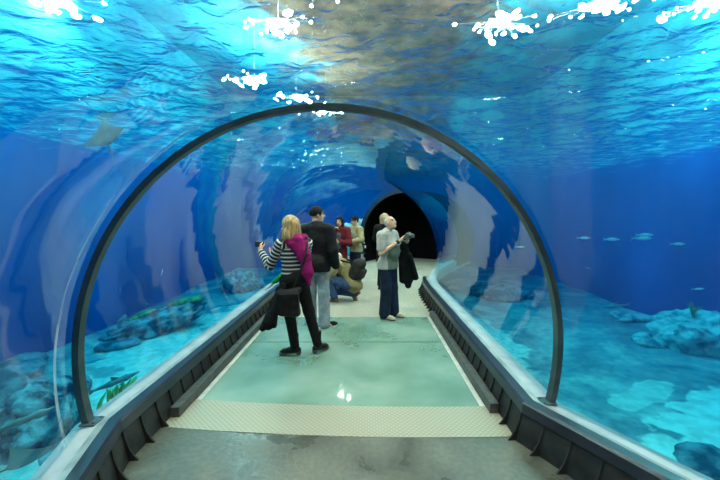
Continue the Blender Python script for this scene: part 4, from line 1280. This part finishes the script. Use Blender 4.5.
def rock(loc, size, label, seed, rot=0.0, m=None, group=None, amp=.28, tilt=(0, 0), sub=5, layers=0.0, name='rock'):
    bm = bmesh.new()
    bmesh.ops.create_icosphere(bm, subdivisions=sub, radius=1.0)
    off = Vector((seed * 7.13, seed * 3.7, seed * 1.9))
    for v in bm.verts:
        p = v.co.copy()
        q = Vector((p.x * size[0], p.y * size[1], p.z * size[2])) * 1.6
        d = mnoise.fractal(q * 1.1 + off, .62, 2.2, 6)
        r = mnoise.noise(q * 3.1 + off); r2 = mnoise.noise(q * 8.0 + off)
        lay = layers * math.sin(p.z * 14 + 2.5 * mnoise.noise(p * 2 + off)) if layers else 0
        v.co = p * (1 + amp * d + .10 * abs(r) + .06 * abs(r2) + lay)
        if p.z > .55: v.co.z -= (p.z - .55) * .35
        v.co = Vector((v.co.x * size[0], v.co.y * size[1], v.co.z * size[2]))
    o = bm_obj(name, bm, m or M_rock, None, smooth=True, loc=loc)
    o.rotation_euler = (R(tilt[0]), R(tilt[1]), rot)
    return tag(o, label, name, group)
Z = ZSEA
def rk(px, py, size, label, seed, **kw):
    x, y = at(px, py, Z)
    return rock((x, y, Z + size[2] * .35), size, label, seed, **kw)
# reef on the child's side, nearest part low in the frame
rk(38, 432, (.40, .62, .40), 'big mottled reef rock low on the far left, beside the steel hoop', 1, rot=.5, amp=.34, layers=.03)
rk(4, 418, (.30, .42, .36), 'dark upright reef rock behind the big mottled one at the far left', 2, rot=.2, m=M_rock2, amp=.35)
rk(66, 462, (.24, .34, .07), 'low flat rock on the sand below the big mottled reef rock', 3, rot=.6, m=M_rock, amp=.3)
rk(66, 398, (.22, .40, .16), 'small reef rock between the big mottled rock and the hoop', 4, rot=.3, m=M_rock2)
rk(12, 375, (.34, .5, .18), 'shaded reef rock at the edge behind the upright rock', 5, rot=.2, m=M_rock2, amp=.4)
lx, ly = at(158, 331, Z)
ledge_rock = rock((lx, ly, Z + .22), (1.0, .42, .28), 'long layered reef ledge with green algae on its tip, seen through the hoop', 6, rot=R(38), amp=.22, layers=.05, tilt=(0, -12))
for i, (dx, dz, s) in enumerate(((.75, .20, .16), (.50, .25, .14), (-.2, .24, .13), (-.4, .22, .11))):
    bm = bmesh.new(); bmesh.ops.create_icosphere(bm, subdivisions=3, radius=1)
    for v in bm.verts:
        k = 1 + .5 * mnoise.noise(v.co * 3 + Vector((i * 5, 0, 0))) + .25 * mnoise.noise(v.co * 8)
        v.co = Vector((v.co.x * s * 1.6 * k, v.co.y * s * k, v.co.z * s * .6 * k))
    o = bm_obj('algae', bm, M_alga, ledge_rock, smooth=True, loc=(dx, 0, dz))
    o['label'] = 'tuft of green algae'
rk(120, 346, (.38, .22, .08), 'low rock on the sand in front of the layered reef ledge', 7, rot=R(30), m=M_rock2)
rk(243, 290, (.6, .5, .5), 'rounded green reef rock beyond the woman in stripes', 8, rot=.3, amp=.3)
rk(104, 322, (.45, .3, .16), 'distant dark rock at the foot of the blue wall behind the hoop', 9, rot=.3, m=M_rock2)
# reef on the other side
bigr = rk(704, 345, (.95, .7, .50), 'big pale reef mound with weed near the right edge', 11, rot=.3, amp=.25, m=M_pale)
rk(652, 343, (.4, .32, .12), 'low rock at the foot of the big pale mound', 12, rot=.6, m=M_pale)
rk(632, 318, (.45, .35, .10), 'sloping low rock under the swimming shark', 14, rot=-.3, m=M_pale)
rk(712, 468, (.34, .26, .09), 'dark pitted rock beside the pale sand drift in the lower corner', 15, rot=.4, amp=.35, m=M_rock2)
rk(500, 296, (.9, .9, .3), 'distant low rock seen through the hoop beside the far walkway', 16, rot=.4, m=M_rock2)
# pale blue-white reef stones by the far opening
for i, (px, py, z, s) in enumerate(((372, 252, .35, .42), (362, 240, .8, .45), (376, 236, 1.1, .35))):
    y = 13.2 + .2 * i
    rock(((px - 366) / 360 * y - .55, y, z), (s, s, s * 1.1), ('pale knobbly reef stone at the foot of the far opening', 'pale knobbly reef stone stacked in the middle beside the far opening', 'topmost pale reef stone beside the far opening')[i], 20 + i, amp=.4, m=noise_mat('pale_stone', (.35, .38, .42), (.75, .78, .8), scale=4, rough=.9, bump=.5), sub=4)

# ---- weed and coral
def weed(px, py, n, h, label, seed, m=M_grass, spread=.16, z0=0, lean=.1, name='seaweed'):
    r_ = random.Random(seed)
    x, y = at(px, py, Z + z0)
    bm = bmesh.new()
    for i in range(n):
        a = r_.uniform(0, 6.28); d = r_.uniform(0, spread); hh = h * r_.uniform(.6, 1.1)
        bx, by = d * math.cos(a), d * math.sin(a) * 1.6
        lx_, ly_ = lean * r_.uniform(-1, 1), lean * r_.uniform(-1, 1)
        pts = [(bx + lx_ * t * t, by + ly_ * t * t, hh * t) for t in (0, .25, .5, .75, 1)]
        add_tube(bm, pts, [.012, .022, .024, .018, .004], 5)
    o = bm_obj(name, bm, m, None, smooth=True, loc=(x, y, Z + z0))
    return tag(o, label, 'plant')
weed(112, 408, 18, .30, 'yellow-green weed tuft on the sand just outside the ledge', 3, spread=.14)
weed(124, 399, 14, .24, 'smaller yellow-green weed tuft next to the first, farther along the ledge', 4, spread=.12)
bx_, by_ = at(704, 345, Z)
def weed_at(x, y, z, n, h, label, seed, m=M_grass, spread=.12):
    r_ = random.Random(seed); bm = bmesh.new()
    for i in range(n):
        a = r_.uniform(0, 6.28); d = r_.uniform(0, spread); hh = h * r_.uniform(.6, 1.1)
        b_ = Vector((d * math.cos(a), d * math.sin(a), -.05)); l_ = Vector((r_.uniform(-.5, .5), r_.uniform(-.5, .5), 1)).normalized() * hh
        mid = b_ + l_ * .5 + Vector((r_.uniform(-.03, .03), r_.uniform(-.03, .03), 0))
        add_tube(bm, [b_, mid, b_ + l_], [.02, .026, .006], 5)
        for q in (.5, .75):
            p = b_ + l_ * q
            add_tube(bm, [p, p + Vector((r_.uniform(-.1, .1), r_.uniform(-.1, .1), .08))], [.016, .005], 4)
    return tag(bm_obj('seaweed', bm, m, None, smooth=True, loc=(x, y, z)), label, 'plant')
weed_at(bx_ + .10, by_ - .55, Z + .42, 22, .22, 'yellowish branching weed on the face of the big pale mound', 7)
weed_at(bx_ - .25, by_ - .05, Z + .62, 4, .36, 'thin dark weed sprig standing on top of the big pale mound', 8, m=M_alga, spread=.04)

# ---- fish
M_fish = noise_mat('silver_fish', (0.42, 0.50, 0.52), (0.72, 0.78, 0.78), scale=6, rough=0.35, metal=0.15)
M_shark = noise_mat('grey_shark', (0.13, 0.16, 0.18), (0.24, 0.28, 0.30), scale=4, rough=0.6)
M_ray = noise_mat('grey_brown_ray', (0.05, 0.055, 0.06), (0.11, 0.11, 0.11), scale=4, rough=0.7)
def fish_parts(root, L, m):
    """slim fish of length L swimming along +x"""
    sdf_obj('body', [cone((.42 * L, 0, 0), (.15 * L, 0, 0), .022 * L, .075 * L, flat=.55, ax=(0, 1, 0)), cone((.15 * L, 0, 0), (-.12 * L, 0, 0), .075 * L, .06 * L, flat=.55, ax=(0, 1, 0)),
                     cone((-.12 * L, 0, 0), (-.40 * L, 0, .0), .06 * L, .016 * L, flat=.55, ax=(0, 1, 0))], m, root, h=L / 60, k=.03 * L)
    sdf_obj('tail_fin', [cone((-.38 * L, 0, 0), (-.5 * L, 0, .10 * L), .016 * L, .012 * L, flat=.5, ax=(0, 1, 0)), cone((-.38 * L, 0, 0), (-.5 * L, 0, -.10 * L), .016 * L, .012 * L, flat=.5, ax=(0, 1, 0))], m, root, h=L / 90, k=.03 * L)
    sdf_obj('dorsal_fin', [cone((.05 * L, 0, .05 * L), (-.10 * L, 0, .105 * L), .022 * L, .010 * L, flat=.4, ax=(0, 1, 0))], m, root, h=L / 90)
def shark_parts(root, L, m):
    sdf_obj('body', [cone((.5 * L, 0, .005 * L), (.25 * L, 0, 0), .018 * L, .062 * L, flat=.85, ax=(0, 1, 0)), cone((.25 * L, 0, 0), (-.05 * L, 0, 0), .062 * L, .06 * L), cone((-.05 * L, 0, 0), (-.40 * L, 0, .01 * L), .06 * L, .014 * L)], m, root, h=L / 80, k=.04 * L)
    sdf_obj('tail_fin', [cone((-.38 * L, 0, .01 * L), (-.52 * L, 0, .13 * L), .022 * L, .008 * L, flat=.4, ax=(0, 1, 0)), cone((-.38 * L, 0, .01 * L), (-.45 * L, 0, -.06 * L), .018 * L, .008 * L, flat=.4, ax=(0, 1, 0))], m, root, h=L / 110, k=.03 * L)
    sdf_obj('dorsal_fin', [cone((.10 * L, 0, .05 * L), (-.01 * L, 0, .145 * L), .035 * L, .008 * L, flat=.3, ax=(0, 1, 0)), cone((.04 * L, 0, .05 * L), (-.01 * L, 0, .10 * L), .03 * L, .01 * L, flat=.3, ax=(0, 1, 0))], m, root, h=L / 110, k=.02 * L)
    for s in (-1, 1):
        sdf_obj('pectoral_fin', [cone((.18 * L, s * .04 * L, -.03 * L), (.03 * L, s * .17 * L, -.08 * L), .032 * L, .008 * L, flat=.3, ax=(0, 0, 1))], m, root, h=L / 110, k=.02 * L)
def copy_tree(o, parent=None):
    c = o.copy(); COL.objects.link(c)
    if parent is not None: c.parent = parent
    for ch in list(o.children): copy_tree(ch, c)
    return c
def place(o, px, py, depth, rz=0.0, scale=1.0, pitch=0.0, roll=0.0):
    o.location = ((px - 366) / 360 * depth, depth, 1.7 - (py - 213) / 360 * depth)
    o.rotation_euler = (R(roll), R(pitch), R(rz)); o.scale = (scale,) * 3
proto = None
FISH = [(612, 239.5, 7.0, 4, 1.0, 'slim silvery fish over the blue, leftmost of the row right of the hoop', 0), (645, 235, 6.6, 2, 1.0, 'upper silvery fish of the close pair right of the hoop', 0),
        (642, 238.5, 6.3, -3, 1.0, 'lower silvery fish of the close pair right of the hoop', 0), (678, 244, 6.8, 3, .9, 'silvery fish farthest right in the row', 0),
        (584, 238, 7.4, 5, .9, 'faint slim fish just right of the hoop, level with the row', 0), (520, 247, 7.6, 0, .6, 'faint fish inside the hoop near its right limb', 0),
        (588, 268, 8.0, 10, .45, 'small fish below the row, right of the hoop', 10), (624, 320, 6.4, 0, .9, 'silvery fish right below the shark', -2),
        (698, 289, 6.2, -20, .55, 'single silvery fish above the big pale mound', -8), (541, 251, 7.0, 5, .55, 'small fish crossing behind the right limb of the hoop', 0),
        (147, 304, 8.0, 160, .35, 'small fish above the algae of the layered reef ledge', 0), (162, 272, 7.5, 110, .6, 'small fish nose up in the blue inside the hoop', -35),
        (84, 373, 5.0, 150, .5, 'dark little fish beside the hoop over the bright sand', 0)]
for i, (px, py, dp, rz, sc, lab, pitch) in enumerate(FISH):
    if proto is None:
        o = proto = empty('fish'); fish_parts(proto, .38, M_fish)
    else:
        o = copy_tree(proto)
    place(o, px, py, dp, rz, sc, pitch); tag(o, lab, 'fish', 'fish swimming outside the tunnel')
sh = empty('shark'); shark_parts(sh, 1.0, M_shark)
place(sh, 617, 306, 8.2, 170, .58, 9); tag(sh, 'small pale grey shark swimming over the sloping rock right of the hoop', 'shark', 'sharks in the tank')
s2 = copy_tree(sh); place(s2, 548, 303, 8.4, 170, .5, 4); tag(s2, 'faint grey shark partly behind the right limb of the hoop', 'shark', 'sharks in the tank')
s3 = copy_tree(sh); place(s3, 22, 421, 3.0, 30, .46, -14); tag(s3, 'slim grey shark gliding over the big mottled reef rock at the far left', 'shark', 'sharks in the tank')
s4 = copy_tree(sh); place(s4, 113, 383, 4.9, 40, .62, -12); tag(s4, 'grey shark gliding low over bright sand just inside the hoop', 'shark', 'sharks in the tank')
def ray(px, py, depth, W_, ax, ay, label):
    e = empty('stingray')
    nx_, ny_ = 24, 16; top = []; fs = []
    def pt(i, j, s):
        u = -1 + 2 * i / nx_; v = -1 + 2 * j / ny_
        hw = (1 - abs(u)) ** 1.15
        x = W_ * .5 * u; y = W_ * (.34 * hw * v - .20 * abs(u) + .05 * (1 - abs(u)) * (1 if v > 0 else 0))
        z = s * W_ * .055 * (1 - abs(u)) ** 1.3 * (1 - v * v) ** .7 + W_ * .16 * u * u
        return (x, y, z)
    vs_ = [pt(i, j, 1) for i in range(nx_ + 1) for j in range(ny_ + 1)] + [pt(i, j, -1) for i in range(nx_ + 1) for j in range(ny_ + 1)]
    o_ = (nx_ + 1) * (ny_ + 1)
    for i in range(nx_):
        for j in range(ny_):
            a = i * (ny_ + 1) + j
            fs.append((a, a + 1, a + ny_ + 2, a + ny_ + 1)); fs.append((o_ + a, o_ + a + ny_ + 1, o_ + a + ny_ + 2, o_ + a + 1))
    bo = mesh_obj('body', vs_, fs, M_ray, e, smooth=True)
    bm = bmesh.new(); add_tube(bm, [(0, -.28 * W_, 0), (0.02 * W_, -.6 * W_, .01), (-.03 * W_, -1.0 * W_, .03)], [.02 * W_, .011 * W_, .003 * W_], 6); bm_obj('tail', bm, M_ray, e, smooth=True)
    place(e, px, py, depth, 0, 1, 0, 0)
    X_ = Vector(ax).normalized(); Y_ = Vector(ay); Y_ = (Y_ - X_ * Y_.dot(X_)).normalized(); Z_ = X_.cross(Y_)
    e.rotation_euler = Matrix((X_, Y_, Z_)).transposed().to_euler()
    return tag(e, label, 'ray')
ray(106, 134, 4.6, .56, (.85, .1, .42), (-.25, .35, .9), 'grey ray with a raised wing tip gliding high outside the hoop')
ray(30, 458, 2.75, .40, (.8, -.6, .05), (.6, .8, .1), 'dark ray resting near the sand in the lower corner by the ledge')
# ------------------------------------------------------------------ world, camera, view
w = bpy.data.worlds.new('world'); scene.world = w
w.use_nodes = True
w.node_tree.nodes['Background'].inputs[0].default_value = (0.02, 0.03, 0.05, 1)
w.node_tree.nodes['Background'].inputs[1].default_value = 0.2
cd = bpy.data.cameras.new('camera')
cam = bpy.data.objects.new('camera', cd); COL.objects.link(cam)
cam.location = (0, 0, 1.7)
cam.rotation_euler = (R(90), 0, 0)
cd.sensor_width = 36; cd.lens = 18
cd.shift_x = -6 / 720.0
cd.shift_y = -27 / 720.0
cd.clip_start = 0.05; cd.clip_end = 200
scene.camera = cam
vs = scene.view_settings
vs.view_transform = 'Standard'; vs.look = 'None'; vs.gamma = 1; vs.use_curve_mapping = False
vs.exposure = EXPO
scene.cycles.use_denoising = True
scene.cycles.max_bounces = 14
scene.cycles.transparent_max_bounces = 24
scene.cycles.glossy_bounces = 5
scene.cycles.diffuse_bounces = 4
scene.cycles.volume_bounces = 0
scene.cycles.sample_clamp_indirect = 6
scene.cycles.caustics_reflective = False
scene.cycles.caustics_refractive = False
